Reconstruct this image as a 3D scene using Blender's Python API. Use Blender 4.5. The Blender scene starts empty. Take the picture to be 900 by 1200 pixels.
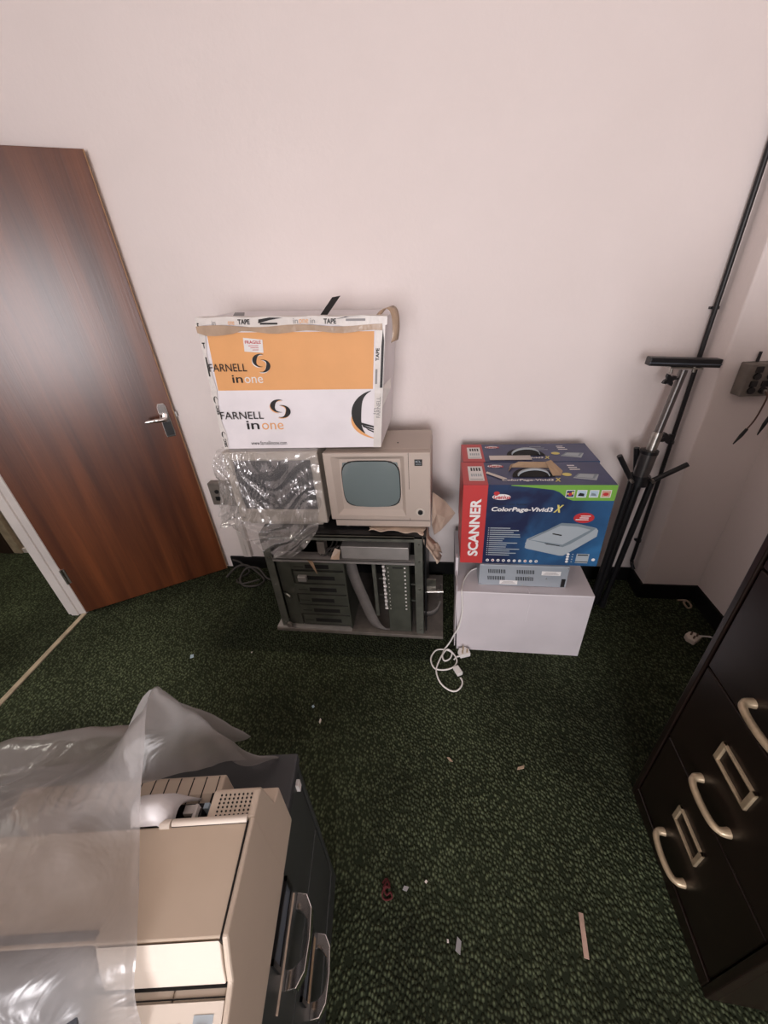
import bpy, math, random
from math import sin, cos, pi, radians
from mathutils import Vector, Matrix, noise
random.seed(7)
S = bpy.context.scene
COL = S.collection

# ------------------------------------------------------------------ materials
def mat(name, col, rough=.6, metal=0., spec=.5, noise_amt=0., nscale=8., bump=0., bscale=60., col2=None, coat=0., stretch=None):
    m = bpy.data.materials.new(name); m.use_nodes = True
    nt = m.node_tree; b = nt.nodes['Principled BSDF']
    b.inputs['Base Color'].default_value = (*col, 1)
    b.inputs['Roughness'].default_value = rough
    b.inputs['Metallic'].default_value = metal
    b.inputs['Specular IOR Level'].default_value = spec
    b.inputs['Coat Weight'].default_value = coat
    tc = nt.nodes.new('ShaderNodeTexCoord'); mp = nt.nodes.new('ShaderNodeMapping')
    nt.links.new(tc.outputs['Object'], mp.inputs[0])
    if stretch: mp.inputs['Scale'].default_value = stretch
    if noise_amt or col2:
        n = nt.nodes.new('ShaderNodeTexNoise'); n.inputs['Scale'].default_value = nscale; n.inputs['Detail'].default_value = 5
        nt.links.new(mp.outputs[0], n.inputs['Vector'])
        mx = nt.nodes.new('ShaderNodeMix'); mx.data_type = 'RGBA'
        c2 = col2 if col2 else tuple(c * (1 - noise_amt) for c in col)
        mx.inputs[6].default_value = (*col, 1); mx.inputs[7].default_value = (*c2, 1)
        rp = nt.nodes.new('ShaderNodeValToRGB'); rp.color_ramp.elements[0].position = .38; rp.color_ramp.elements[1].position = .68
        nt.links.new(n.outputs['Fac'], rp.inputs[0]); nt.links.new(rp.outputs[0], mx.inputs[0])
        nt.links.new(mx.outputs[2], b.inputs['Base Color'])
    if bump:
        n2 = nt.nodes.new('ShaderNodeTexNoise'); n2.inputs['Scale'].default_value = bscale; n2.inputs['Detail'].default_value = 3
        nt.links.new(mp.outputs[0], n2.inputs['Vector'])
        bp = nt.nodes.new('ShaderNodeBump'); bp.inputs['Strength'].default_value = bump; bp.inputs['Distance'].default_value = .01
        nt.links.new(n2.outputs['Fac'], bp.inputs['Height']); nt.links.new(bp.outputs[0], b.inputs['Normal'])
    return m

def carpet_mat(name, dark, mid, light, patch):
    m = bpy.data.materials.new(name); m.use_nodes = True
    nt = m.node_tree; N = nt.nodes; L = nt.links; b = N['Principled BSDF']
    b.inputs['Roughness'].default_value = .95; b.inputs['Specular IOR Level'].default_value = .12
    tc = N.new('ShaderNodeTexCoord')
    mp = N.new('ShaderNodeMapping'); mp.inputs['Scale'].default_value = (118, 84, 50); mp.inputs['Rotation'].default_value = (0, 0, .3)
    L.new(tc.outputs['Object'], mp.inputs[0])
    v = N.new('ShaderNodeTexVoronoi'); v.inputs['Scale'].default_value = 1.; v.inputs['Randomness'].default_value = .7
    L.new(mp.outputs[0], v.inputs['Vector'])
    r = N.new('ShaderNodeValToRGB'); r.color_ramp.elements[0].position = .15; r.color_ramp.elements[1].position = .64
    r.color_ramp.elements[0].color = (1, 1, 1, 1); r.color_ramp.elements[1].color = (0, 0, 0, 1)
    L.new(v.outputs['Distance'], r.inputs[0])
    sep = N.new('ShaderNodeSeparateColor'); L.new(v.outputs['Color'], sep.inputs[0])
    mul = N.new('ShaderNodeMath'); mul.operation = 'MULTIPLY'; L.new(r.outputs[0], mul.inputs[0])
    ma = N.new('ShaderNodeMath'); ma.operation = 'MULTIPLY_ADD'; ma.inputs[1].default_value = .65; ma.inputs[2].default_value = .28; L.new(sep.outputs[0], ma.inputs[0]); L.new(ma.outputs[0], mul.inputs[1])
    mx = N.new('ShaderNodeMix'); mx.data_type = 'RGBA'; mx.inputs[6].default_value = (*mid, 1); mx.inputs[7].default_value = (*light, 1)
    L.new(mul.outputs[0], mx.inputs[0])
    n = N.new('ShaderNodeTexNoise'); n.inputs['Scale'].default_value = 1.7; n.inputs['Detail'].default_value = 4
    L.new(tc.outputs['Object'], n.inputs['Vector'])
    rp = N.new('ShaderNodeValToRGB'); rp.color_ramp.elements[0].position = .35; rp.color_ramp.elements[1].position = .7
    L.new(n.outputs['Fac'], rp.inputs[0])
    mx2 = N.new('ShaderNodeMix'); mx2.data_type = 'RGBA'; mx2.blend_type = 'MULTIPLY'
    mx2.inputs[0].default_value = 1; L.new(mx.outputs[2], mx2.inputs[6])
    mx3 = N.new('ShaderNodeMix'); mx3.data_type = 'RGBA'; mx3.inputs[6].default_value = (*patch, 1); mx3.inputs[7].default_value = (1, 1, 1, 1)
    L.new(rp.outputs[0], mx3.inputs[0]); L.new(mx3.outputs[2], mx2.inputs[7])
    L.new(mx2.outputs[2], b.inputs['Base Color'])
    bp = N.new('ShaderNodeBump'); bp.inputs['Strength'].default_value = .9; bp.inputs['Distance'].default_value = .008
    L.new(r.outputs[0], bp.inputs['Height']); L.new(bp.outputs[0], b.inputs['Normal'])
    return m

def plastic_film(name, clear, tint, rough, bump, bscale, white, alb=.8):
    m = bpy.data.materials.new(name); m.use_nodes = True
    nt = m.node_tree; N = nt.nodes; L = nt.links
    for nd in list(N): N.remove(nd)
    out = N.new('ShaderNodeOutputMaterial')
    tr = N.new('ShaderNodeBsdfTransparent'); tr.inputs[0].default_value = (*tint, 1)
    df = N.new('ShaderNodeBsdfDiffuse'); df.inputs[0].default_value = (alb, alb*.97, alb*.95, 1)
    tl = N.new('ShaderNodeBsdfTranslucent'); tl.inputs[0].default_value = (alb, alb*.97, alb*.95, 1)
    gl = N.new('ShaderNodeBsdfGlossy'); gl.inputs['Roughness'].default_value = rough
    tc = N.new('ShaderNodeTexCoord'); n = N.new('ShaderNodeTexNoise'); n.inputs['Scale'].default_value = bscale; n.inputs['Detail'].default_value = 4
    n.inputs['Distortion'].default_value = .8
    L.new(tc.outputs['Object'], n.inputs['Vector'])
    bp = N.new('ShaderNodeBump'); bp.inputs['Strength'].default_value = bump; bp.inputs['Distance'].default_value = .012
    L.new(n.outputs['Fac'], bp.inputs['Height'])
    for nd in (df, gl, tl): L.new(bp.outputs[0], nd.inputs['Normal'])
    a = N.new('ShaderNodeMixShader'); a.inputs[0].default_value = .45; L.new(df.outputs[0], a.inputs[1]); L.new(tl.outputs[0], a.inputs[2])
    a2 = N.new('ShaderNodeMixShader')
    n2 = N.new('ShaderNodeTexNoise'); n2.inputs['Scale'].default_value = bscale * .5; n2.inputs['Detail'].default_value = 3
    L.new(tc.outputs['Object'], n2.inputs['Vector'])
    mr = N.new('ShaderNodeMapRange'); mr.inputs[1].default_value = .3; mr.inputs[2].default_value = .75
    mr.inputs[3].default_value = clear + .06; mr.inputs[4].default_value = clear - .1
    L.new(n2.outputs['Fac'], mr.inputs[0]); L.new(mr.outputs[0], a2.inputs[0])
    L.new(a.outputs[0], a2.inputs[1]); L.new(tr.outputs[0], a2.inputs[2])
    lw = N.new('ShaderNodeLayerWeight'); lw.inputs[0].default_value = .5
    pw = N.new('ShaderNodeMath'); pw.operation = 'POWER'; pw.inputs[1].default_value = 3.; L.new(lw.outputs['Facing'], pw.inputs[0])
    mu = N.new('ShaderNodeMath'); mu.operation = 'MULTIPLY_ADD'; mu.inputs[1].default_value = .35; mu.inputs[2].default_value = white; mu.use_clamp = True
    L.new(pw.outputs[0], mu.inputs[0])
    f = N.new('ShaderNodeMixShader'); L.new(mu.outputs[0], f.inputs[0]); L.new(a2.outputs[0], f.inputs[1]); L.new(gl.outputs[0], f.inputs[2])
    L.new(f.outputs[0], out.inputs[0])
    return m

def wood_mat():
    m = bpy.data.materials.new('sapele_veneer'); m.use_nodes = True
    nt = m.node_tree; N = nt.nodes; L = nt.links; b = N['Principled BSDF']
    b.inputs['Roughness'].default_value = .36; b.inputs['Coat Weight'].default_value = .5; b.inputs['Coat Roughness'].default_value = .26
    tc = N.new('ShaderNodeTexCoord'); mp = N.new('ShaderNodeMapping'); mp.inputs['Scale'].default_value = (9, 9, .55)
    L.new(tc.outputs['Object'], mp.inputs[0])
    n = N.new('ShaderNodeTexNoise'); n.inputs['Scale'].default_value = 1.3; n.inputs['Detail'].default_value = 7; n.inputs['Distortion'].default_value = .25
    L.new(mp.outputs[0], n.inputs['Vector'])
    r = N.new('ShaderNodeValToRGB'); e = r.color_ramp.elements
    e[0].position = .3; e[0].color = (.066, .015, .0045, 1); e[1].position = .72; e[1].color = (.205, .057, .016, 1)
    L.new(n.outputs['Fac'], r.inputs[0])
    mp2 = N.new('ShaderNodeMapping'); mp2.inputs['Scale'].default_value = (160, 160, 4); L.new(tc.outputs['Object'], mp2.inputs[0])
    n2 = N.new('ShaderNodeTexNoise'); n2.inputs['Scale'].default_value = 1; n2.inputs['Detail'].default_value = 3; L.new(mp2.outputs[0], n2.inputs['Vector'])
    mx = N.new('ShaderNodeMix'); mx.data_type = 'RGBA'; mx.blend_type = 'MULTIPLY'; mx.inputs[0].default_value = .35
    L.new(r.outputs[0], mx.inputs[6]); L.new(n2.outputs['Fac'], mx.inputs[7]); L.new(mx.outputs[2], b.inputs['Base Color'])
    bp = N.new('ShaderNodeBump'); bp.inputs['Strength'].default_value = .12; bp.inputs['Distance'].default_value = .003
    L.new(n2.outputs['Fac'], bp.inputs['Height']); L.new(bp.outputs[0], b.inputs['Normal'])
    return m

def blue_print_mat():
    m = bpy.data.materials.new('blue_printed_card'); m.use_nodes = True
    nt = m.node_tree; N = nt.nodes; L = nt.links; b = N['Principled BSDF']
    b.inputs['Roughness'].default_value = .42
    tc = N.new('ShaderNodeTexCoord'); n = N.new('ShaderNodeTexNoise'); n.inputs['Scale'].default_value = 6; n.inputs['Detail'].default_value = 4
    n.inputs['Distortion'].default_value = .7
    L.new(tc.outputs['Object'], n.inputs['Vector'])
    sx = N.new('ShaderNodeSeparateXYZ'); L.new(tc.outputs['Object'], sx.inputs[0])
    mr = N.new('ShaderNodeMapRange'); mr.inputs[1].default_value = .05; mr.inputs[2].default_value = .5; mr.inputs[3].default_value = -.15; mr.inputs[4].default_value = .22
    L.new(sx.outputs['X'], mr.inputs[0])
    ad = N.new('ShaderNodeMath'); L.new(n.outputs['Fac'], ad.inputs[0]); L.new(mr.outputs[0], ad.inputs[1])
    r = N.new('ShaderNodeValToRGB'); e = r.color_ramp.elements
    e[0].position = .38; e[0].color = (.012, .018, .062, 1); e[1].position = .95; e[1].color = (.035, .15, .33, 1)
    L.new(ad.outputs[0], r.inputs[0]); L.new(r.outputs[0], b.inputs['Base Color'])
    return m

M = {}
M['wall'] = mat('painted_plaster', (.86, .785, .755), .85, spec=.2, col2=(.835, .76, .728), nscale=2.2, bump=.10, bscale=45)
M['ceiling'] = mat('white_ceiling_paint', (.62, .55, .50), .9)
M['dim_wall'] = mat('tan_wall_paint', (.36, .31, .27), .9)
M['skirt'] = mat('black_skirting', (.008, .008, .008), .6, spec=.2)
M['carpet'] = carpet_mat('green_loop_carpet', (0, 0, 0), (.028, .036, .019), (.225, .275, .150), (.42, .40, .40))
M['mat'] = carpet_mat('dark_green_carpet_offcut', (0, 0, 0), (.0125, .0165, .0090), (.105, .130, .075), (.6, .6, .6))
M['white_paint'] = mat('white_gloss_paint', (.72, .66, .62), .4, noise_amt=.12, nscale=5)
M['trim_tan'] = mat('threshold_strip', (.46, .37, .26), .5, noise_amt=.3, nscale=20)
M['wood'] = wood_mat()
M['edge'] = mat('door_lipping', (.36, .19, .085), .5, noise_amt=.3, nscale=30)
M['darkwood'] = mat('dark_brown_door_paint', (.03, .016, .011), .4)
M['chrome'] = mat('chrome', (.9, .88, .87), .16, metal=1.)
M['steel'] = mat('zinc_steel', (.52, .50, .46), .32, metal=1., noise_amt=.3, nscale=30)
M['black'] = mat('black_plastic', (.008, .008, .009), .4)
M['blacksat'] = mat('black_powder_coat', (.010, .010, .011), .35)
M['graymetal'] = mat('gunmetal_tube', (.16, .15, .145), .3, metal=.8)
M['brown'] = mat('dark_brown_enamel', (.0135, .0075, .0058), .28, spec=.45, noise_amt=.3, nscale=3)
M['brass'] = mat('aged_cream_metal', (.56, .44, .29), .35, metal=.35, noise_amt=.35, nscale=25)
M['greycab'] = mat('dark_grey_enamel', (.052, .058, .058), .42, noise_amt=.15, nscale=4)
M['greycabtop'] = mat('slate_grey_enamel', (.052, .056, .062), .5, noise_amt=.2, nscale=6)
M['beige'] = mat('beige_plastic', (.60, .505, .405), .5, noise_amt=.06, nscale=4)
M['beigelid'] = mat('yellowed_beige_plastic', (.60, .495, .385), .45, col2=(.55, .44, .33), nscale=5)
M['cream'] = mat('cream_plastic', (.70, .62, .53), .5)
M['monbeige'] = mat('aged_monitor_plastic', (.50, .42, .36), .5, noise_amt=.08, nscale=5, bump=.05, bscale=300)
M['monlight'] = mat('pale_beige_plastic', (.60, .54, .47), .5, noise_amt=.08, nscale=5)
M['crt'] = mat('grey_green_screen_glass', (.165, .205, .205), .14, spec=.6)
M['crtdark'] = mat('dark_screen_glass', (.045, .045, .055), .2)
M['groove'] = mat('dark_gap', (.012, .011, .010), .8)
M['whitecard'] = mat('white_card', (.84, .80, .82), .6, noise_amt=.07, nscale=7, bump=.06, bscale=25)
M['greycard'] = mat('pale_grey_card', (.66, .61, .63), .65, noise_amt=.07, nscale=6, bump=.06, bscale=20)
M['orange'] = mat('orange_print', (.80, .40, .155), .6, noise_amt=.05, nscale=9)
M['ink'] = mat('black_ink', (.010, .009, .009), .55)
M['whiteink'] = mat('white_ink', (.80, .78, .76), .55)
M['greyink'] = mat('grey_ink', (.28, .27, .27), .6)
M['redink'] = mat('red_ink', (.50, .03, .035), .5)
M['tapebrown'] = mat('brown_parcel_tape', (.46, .33, .23), .3, noise_amt=.2, nscale=16, bump=.2, bscale=40)
M['tapewhite'] = mat('white_printed_tape', (.74, .70, .66), .35, noise_amt=.1, nscale=20, bump=.2, bscale=50)
M['kraft'] = mat('brown_cardboard', (.42, .29, .18), .8, noise_amt=.2, nscale=20)
M['paper'] = mat('crumpled_cream_paper', (.62, .49, .38), .8, noise_amt=.25, nscale=14, bump=.5, bscale=30)
M['blue'] = blue_print_mat()
M['navy'] = mat('navy_printed_card', (.028, .036, .11), .4, col2=(.045, .055, .14), nscale=9)
M['red'] = mat('red_printed_card', (.52, .045, .045), .42)
M['green'] = mat('green_print', (.18, .40, .06), .45)
M['lime'] = mat('lime_print', (.52, .60, .10), .45)
M['yellow'] = mat('yellow_print', (.70, .60, .16), .45)
M['scan1'] = mat('printed_light_grey', (.38, .43, .46), .45)
M['scan2'] = mat('printed_mid_grey', (.20, .25, .28), .45)
M['scan3'] = mat('printed_dark_grey', (.10, .12, .15), .45)
M['tan_print'] = mat('printed_tan', (.55, .32, .22), .45)
M['cyan_print'] = mat('printed_pale_blue', (.42, .55, .65), .45)
M['galv'] = mat('galvanised_steel', (.38, .42, .46), .42, metal=.15, noise_amt=.12, nscale=5)
M['olive'] = mat('olive_grey_steel', (.088, .094, .074), .5, metal=.2, noise_amt=.3, nscale=14)
M['olivelight'] = mat('worn_olive_steel', (.15, .155, .130), .45, metal=.3, noise_amt=.35, nscale=18)
M['alu'] = mat('dull_aluminium', (.44, .42, .40), .45, metal=.5, noise_amt=.2, nscale=10)
M['ribbon'] = mat('grey_ribbon_cable', (.17, .155, .145), .6, noise_amt=.15, nscale=30)
M['cable'] = mat('white_cable', (.82, .79, .76), .45)
M['cabledark'] = mat('dark_cable', (.035, .030, .027), .5)
M['wirebrown'] = mat('brown_wire', (.10, .055, .035), .5)
M['socketgrey'] = mat('dull_metal_box', (.22, .195, .17), .5, metal=.3, noise_amt=.25, nscale=25)
M['dome'] = mat('white_translucent_plastic', (.72, .70, .70), .4)
M['darkpanel'] = mat('dark_grey_smoked_plastic', (.04, .045, .055), .3)
M['bagclear'] = plastic_film('clear_crumpled_film', .78, (.97, .97, .97), .14, .35, 22, .15)
M['bagmilky'] = plastic_film('milky_film', .46, (.95, .94, .93), .25, .8, 9, .08, .52)
M['litter'] = mat('pale_scrap', (.66, .60, .55), .7)
M['stripscrap'] = mat('pinkish_wood_strip', (.50, .34, .27), .6, noise_amt=.2, nscale=40)
M['redthread'] = mat('dark_red_thread', (.07, .005, .006), .9)
M['slot'] = mat('slot_dark', (.006, .006, .006), .8)

# ------------------------------------------------------------------ mesh builder
class MB:
    def __init__(s): s.v = []; s.f = []; s.m = []; s.sm = []
    def add(s, vs, fs, mi=0, smooth=False, X=None):
        o = len(s.v)
        s.v += [tuple(X @ Vector(p)) if X is not None else tuple(p) for p in vs]
        for f in fs: s.f.append(tuple(i + o for i in f)); s.m.append(mi); s.sm.append(smooth)
        return s
    def box(s, x0, x1, y0, y1, z0, z1, mi=0, X=None):
        return s.add([(x0,y0,z0),(x1,y0,z0),(x1,y1,z0),(x0,y1,z0),(x0,y0,z1),(x1,y0,z1),(x1,y1,z1),(x0,y1,z1)],
            [(0,3,2,1),(4,5,6,7),(0,1,5,4),(1,2,6,5),(2,3,7,6),(3,0,4,7)], mi, False, X)
    def prism(s, pts, fn, d0, d1, mi=0):
        # pts 2d counter-clockwise polygon, fn(a,b,d)->3d
        n = len(pts)
        vs = [fn(a, b, d0) for a, b in pts] + [fn(a, b, d1) for a, b in pts]
        fs = [tuple(range(n))[::-1], tuple(range(n, 2*n))] + [(i, (i+1) % n, n+(i+1) % n, n+i) for i in range(n)]
        return s.add(vs, fs, mi)
    def tube(s, pts, r, mi=0, n=10, r1=None, X=None):
        P = [Vector(p) for p in pts]; k = len(P); vs = []; fs = []
        up = None
        for i, p in enumerate(P):
            t = (P[min(i+1, k-1)] - P[max(i-1, 0)]).normalized()
            if up is None:
                up = Vector((0,0,1)) if abs(t.z) < .9 else Vector((1,0,0))
            a = (up - t * up.dot(t))
            if a.length < 1e-5: a = t.orthogonal()
            a.normalize(); up = a; b = t.cross(a)
            rr = r if r1 is None else r + (r1 - r) * i / (k - 1)
            if isinstance(r, (list, tuple)): rr = r[i]
            for j in range(n):
                an = 2*pi*j/n; vs.append(tuple(p + a*cos(an)*rr + b*sin(an)*rr))
        for i in range(k-1):
            for j in range(n):
                fs.append((i*n+j, i*n+(j+1) % n, (i+1)*n+(j+1) % n, (i+1)*n+j))
        s.add(vs, fs, mi, True, X)
        s.add(vs[:n], [tuple(range(n))[::-1]], mi, False, X); s.add(vs[-n:], [tuple(range(n))], mi, False, X)
        return s
    def grid(s, rows, mi=0, smooth=True):
        h = len(rows); w = len(rows[0])
        return s.add([p for r in rows for p in r], [(i*w+j, i*w+j+1, (i+1)*w+j+1, (i+1)*w+j) for i in range(h-1) for j in range(w-1)], mi, smooth)
    def ngon(s, pts, mi=0): return s.add(pts, [tuple(range(len(pts)))], mi)

def obj(name, mb, mats, parent=None, loc=None, rot=None, bevel=0, seg=2, subsurf=0, solid=0):
    me = bpy.data.meshes.new(name); me.from_pydata(mb.v, [], mb.f); me.update()
    mats = mats if isinstance(mats, (list, tuple)) else [mats]
    for k in mats: me.materials.append(M[k])
    for p, mi, sm in zip(me.polygons, mb.m, mb.sm): p.material_index = mi; p.use_smooth = sm
    o = bpy.data.objects.new(name, me); COL.objects.link(o)
    if parent: o.parent = parent
    if loc is not None: o.location = loc
    if rot is not None: o.rotation_euler = rot
    if solid:
        d = o.modifiers.new('thick', 'SOLIDIFY'); d.thickness = solid; d.offset = 0
    if bevel:
        b = o.modifiers.new('bevel', 'BEVEL'); b.width = bevel; b.segments = seg; b.limit_method = 'ANGLE'; b.angle_limit = radians(40)
    if subsurf:
        b = o.modifiers.new('sub', 'SUBSURF'); b.levels = subsurf; b.render_levels = subsurf
    return o

def thing(name, label, cat, loc=(0,0,0), rz=0, group=None):
    o = bpy.data.objects.new(name, None); COL.objects.link(o); o.empty_display_size = .05
    o.location = loc; o.rotation_euler = (0, 0, rz); o['label'] = label; o['category'] = cat
    if group: o['group'] = group
    return o
def tag(o, label, cat, group=None):
    o['label'] = label; o['category'] = cat
    if group: o['group'] = group
    return o
def struct(name, mb, mats, **k):
    o = obj(name, mb, mats, **k); o['kind'] = 'structure'; return o

def smooth_path(pts, sub=5):
    P = [Vector(p) for p in pts]; out = []
    for i in range(len(P)-1):
        p0 = P[max(i-1, 0)]; p1 = P[i]; p2 = P[i+1]; p3 = P[min(i+2, len(P)-1)]
        for k in range(sub):
            t = k/sub
            out.append(.5*((2*p1)+(p2-p0)*t+(2*p0-5*p1+4*p2-p3)*t*t+(3*p1-p0-3*p2+p3)*t**3))
    out.append(P[-1]); return [tuple(p) for p in out]

# lettering: text outlines fitted into a rectangle, as mesh faces
_cache = {}
def letters(txt, bold=0.):
    k = (txt, bold)
    if k in _cache: return _cache[k]
    cu = bpy.data.curves.new('lettering', 'FONT'); cu.body = txt; cu.size = 1; cu.offset = bold; cu.resolution_u = 3
    o = bpy.data.objects.new('lettering', cu); COL.objects.link(o)
    bpy.context.view_layer.update()
    dg = bpy.context.evaluated_depsgraph_get()
    me = bpy.data.meshes.new_from_object(o.evaluated_get(dg))
    vs = [(v.co.x, v.co.y) for v in me.vertices]; fs = [tuple(p.vertices) for p in me.polygons]
    bpy.data.objects.remove(o); bpy.data.curves.remove(cu); bpy.data.meshes.remove(me)
    x0 = min(v[0] for v in vs); x1 = max(v[0] for v in vs); y0 = min(v[1] for v in vs); y1 = max(v[1] for v in vs)
    vs = [((x-x0)/(x1-x0), (y-y0)/(y1-y0)) for x, y in vs]
    _cache[k] = (vs, fs); return _cache[k]
def text(mb, fn, txt, x0, x1, y0, y1, mi=0, d=.001, bold=0., shear=0., turn=False):
    vs, fs = letters(txt, bold)
    out = []
    for u, v in vs:
        if turn: a, b = x1 - v*(x1-x0), y0 + u*(y1-y0)      # reads upwards
        else: a, b = x0 + u*(x1-x0) + shear*v*(y1-y0), y0 + v*(y1-y0)
        out.append(fn(a, b, d))
    mb.add(out, fs, mi)
def poly(mb, fn, pts, mi=0, d=.0006): mb.ngon([fn(a, b, d) for a, b in pts], mi)
def rect(mb, fn, x0, x1, y0, y1, mi=0, d=.0006): poly(mb, fn, [(x0,y0),(x1,y0),(x1,y1),(x0,y1)], mi, d)
def ell(mb, fn, cx, cy, rx, ry, mi=0, d=.0006, n=28): poly(mb, fn, [(cx+rx*cos(2*pi*i/n), cy+ry*sin(2*pi*i/n)) for i in range(n)], mi, d)
def crescent(mb, fn, cx, cy, rx, ry, a0, a1, thick, mi=0, d=.0006, n=18, tilt=0):
    o = []; q = []
    for i in range(n+1):
        t = i/n; a = a0+(a1-a0)*t; w = thick*sin(pi*min(1, t*.95+.03))
        for lst, k in ((o, 0), (q, w)):
            x = (rx-k)*cos(a); y = (ry-k*.6)*sin(a)
            lst.append((cx+x*cos(tilt)-y*sin(tilt), cy+x*sin(tilt)+y*cos(tilt)))
    for i in range(n): poly(mb, fn, [o[i], o[i+1], q[i+1], q[i]], mi, d)

# ------------------------------------------------------------------ room shell
YW = 1.79; XR = 1.288; XP = 1.035; YP = 1.657; ZC = 2.85; YF = -2.5
struct('floor', MB().box(-4.2, XR, YF, 2.0, -.05, 0), 'carpet')
struct('wall_back', MB().box(-2.0, XP, YW, YW+.1, 0, ZC), 'wall')
struct('wall_pillar', MB().box(XP, XR+.1, YP, YW+.1, 0, ZC), 'wall', bevel=.006)
struct('wall_right', MB().box(XR, XR+.1, YF, YP, 0, ZC), 'wall')
LD = Vector((.0986, -.9951, 0)); LN = Vector((-.9951, -.0986, 0))     # along the left wall towards the window, and outwards
A = Vector((-1.957, 1.332, 0))
def lwall(mb, s0, s1, z0, z1, t0=0, t1=.09, mi=0):
    P = [A+LD*s0+LN*t0, A+LD*s1+LN*t0, A+LD*s1+LN*t1, A+LD*s0+LN*t1]
    mb.add([(p.x, p.y, z0) for p in P]+[(p.x, p.y, z1) for p in P], [(0,1,2,3),(7,6,5,4),(0,4,5,1),(1,5,6,2),(2,6,7,3),(3,7,4,0)], mi); return mb
w = MB(); lwall(w, -.54, -.035, 0, ZC); struct('wall_left', w, 'wall')
w = MB(); lwall(w, .80, 3.88, 0, ZC); struct('wall_left', w, 'wall')
w = MB(); lwall(w, -.035, .80, 2.03, ZC); struct('wall_left', w, 'wall')
# wall behind the photographer with a window opening
wx0, wx1, wz0, wz1 = -.78, .66, .60, 2.08
w = MB(); w.box(-1.67, wx0, YF-.1, YF, 0, ZC); w.box(wx1, XR+.1, YF-.1, YF, 0, ZC)
w.box(wx0, wx1, YF-.1, YF, 0, wz0); w.box(wx0, wx1, YF-.1, YF, wz1, ZC)
struct('wall_front', w, 'dim_wall')
w = MB()
for x in (wx0, (wx0+wx1)/2-.02, wx1-.04): w.box(x, x+.04, YF-.08, YF-.03, wz0, wz1)
for z in (wz0, 1.8, wz1-.04): w.box(wx0, wx1, YF-.08, YF-.03, z, z+.04)
struct('window_1', w, 'white_paint')
struct('ceiling', MB().box(-4.2, XR+.1, YF-.1, 2.0, ZC, ZC+.1), 'ceiling')
struct('baseboard_back', MB().box(-1.29, XP-.012, YW-.012, YW, 0, .085), 'skirt', bevel=.003)
b = MB(); b.box(XP-.012, XP, YP-.012, YW, 0, .085); b.box(XP, XR, YP-.012, YP, 0, .085)
struct('baseboard_pillar', b, 'skirt')
struct('baseboard_right', MB().box(XR-.012, XR, .73, YP-.012, 0, .085), 'skirt')
# doorway frame on the left wall
j = MB(); lwall(j, -.035, 0, 0, 2.03, -.004, .10); lwall(j, .765, .80, 0, 2.03, -.004, .10); lwall(j, -.035, .80, 1.995, 2.03, -.004, .10)
lwall(j, 0, .010, 0, 1.995, .035, .075)
struct('trim_1', j, 'white_paint', bevel=.002)
th = MB(); lwall(th, 0, .765, 0, .008, -.008, .018)
struct('trim_2', th, 'trim_tan', bevel=.003)
# corridor beyond
struct('wall_corridor', MB().box(-4.2, -2.0, 1.88, 1.98, 0, ZC), 'dim_wall')
struct('wall_corridor_far', MB().box(-4.2, -4.1, YF, 1.88, 0, ZC), 'dim_wall')
struct('baseboard_corridor', MB().box(-2.93, -2.06, 1.862, 1.88, 0, .035), 'white_paint')
struct('trim_3', MB().box(-3.00, -2.93, 1.85, 1.88, 0, 2.05), 'trim_tan', bevel=.004)
d2 = MB(); d2.box(-3.80, -3.00, 1.845, 1.88, 0, 2.0)
for z0, z1 in ((.18, .9), (1.05, 1.85)):
    d2.box(-3.70, -3.10, 1.838, 1.846, z0, z1)
struct('door_2', d2, 'darkwood', bevel=.004)

# ------------------------------------------------------------------ open door
DU = Vector((.635, .4215, 0)).normalized(); DN = Vector((DU.y, -DU.x, 0))
drz = math.atan2(DU.y, DU.x)
door = thing('door', 'reddish brown veneered flush door standing open against the back wall', 'door', A, drz)
obj('door_leaf', MB().box(0, .764, .003, .035, .008, 1.985), 'wood', door, bevel=.0015)
e = MB(); e.box(.764, .768, .003, .035, .008, 1.985); obj('edge_strip', e, 'edge', door)['label'] = 'paler timber edging'
h = MB()
h.prism([(-.020,0),(.020,0),(.023,.02),(.021,.15),(.014,.168),(-.014,.168),(-.021,.15),(-.023,.02)], lambda a, b_, d: (.722+a, .003-d, .885+b_), 0, .006)
bp = obj('handle_plate', h, 'chrome', door, bevel=.002)
l = MB(); l.tube([(.722,-.003,.985),(.722,-.045,.985)], .011)
l.tube(smooth_path([(.725,-.045,.985),(.705,-.052,.986),(.675,-.052,.988),(.640,-.048,.986)]), [.0115]*4+[.010]*6+[.008]*6, n=12)
obj('lever', l, 'chrome', bp, bevel=0)
k = MB(); k.tube([(.722,-.003,.925),(.722,-.0045,.925)], .008); k.box(.719,.725,-.0045,-.003,.905,.922)
k.box(.704,.74,-.0042,-.0034,.894,.962)
obj('keyhole', k, 'ink', bp)
lt = MB(); lt.box(.7682,.7697,.008,.03,.93,1.04); lt.box(.7697,.778,.012,.026,.975,1.0); obj('latch', lt, 'steel', door)
for z in (.22, 1.0, 1.75):
    hg = MB(); hg.tube([(.007,-.004,z),(.007,-.004,z+.09)], .006); hg.box(.0,.022,-.001,.003,z,z+.09); obj('hinge', hg, 'steel', door)

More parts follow.
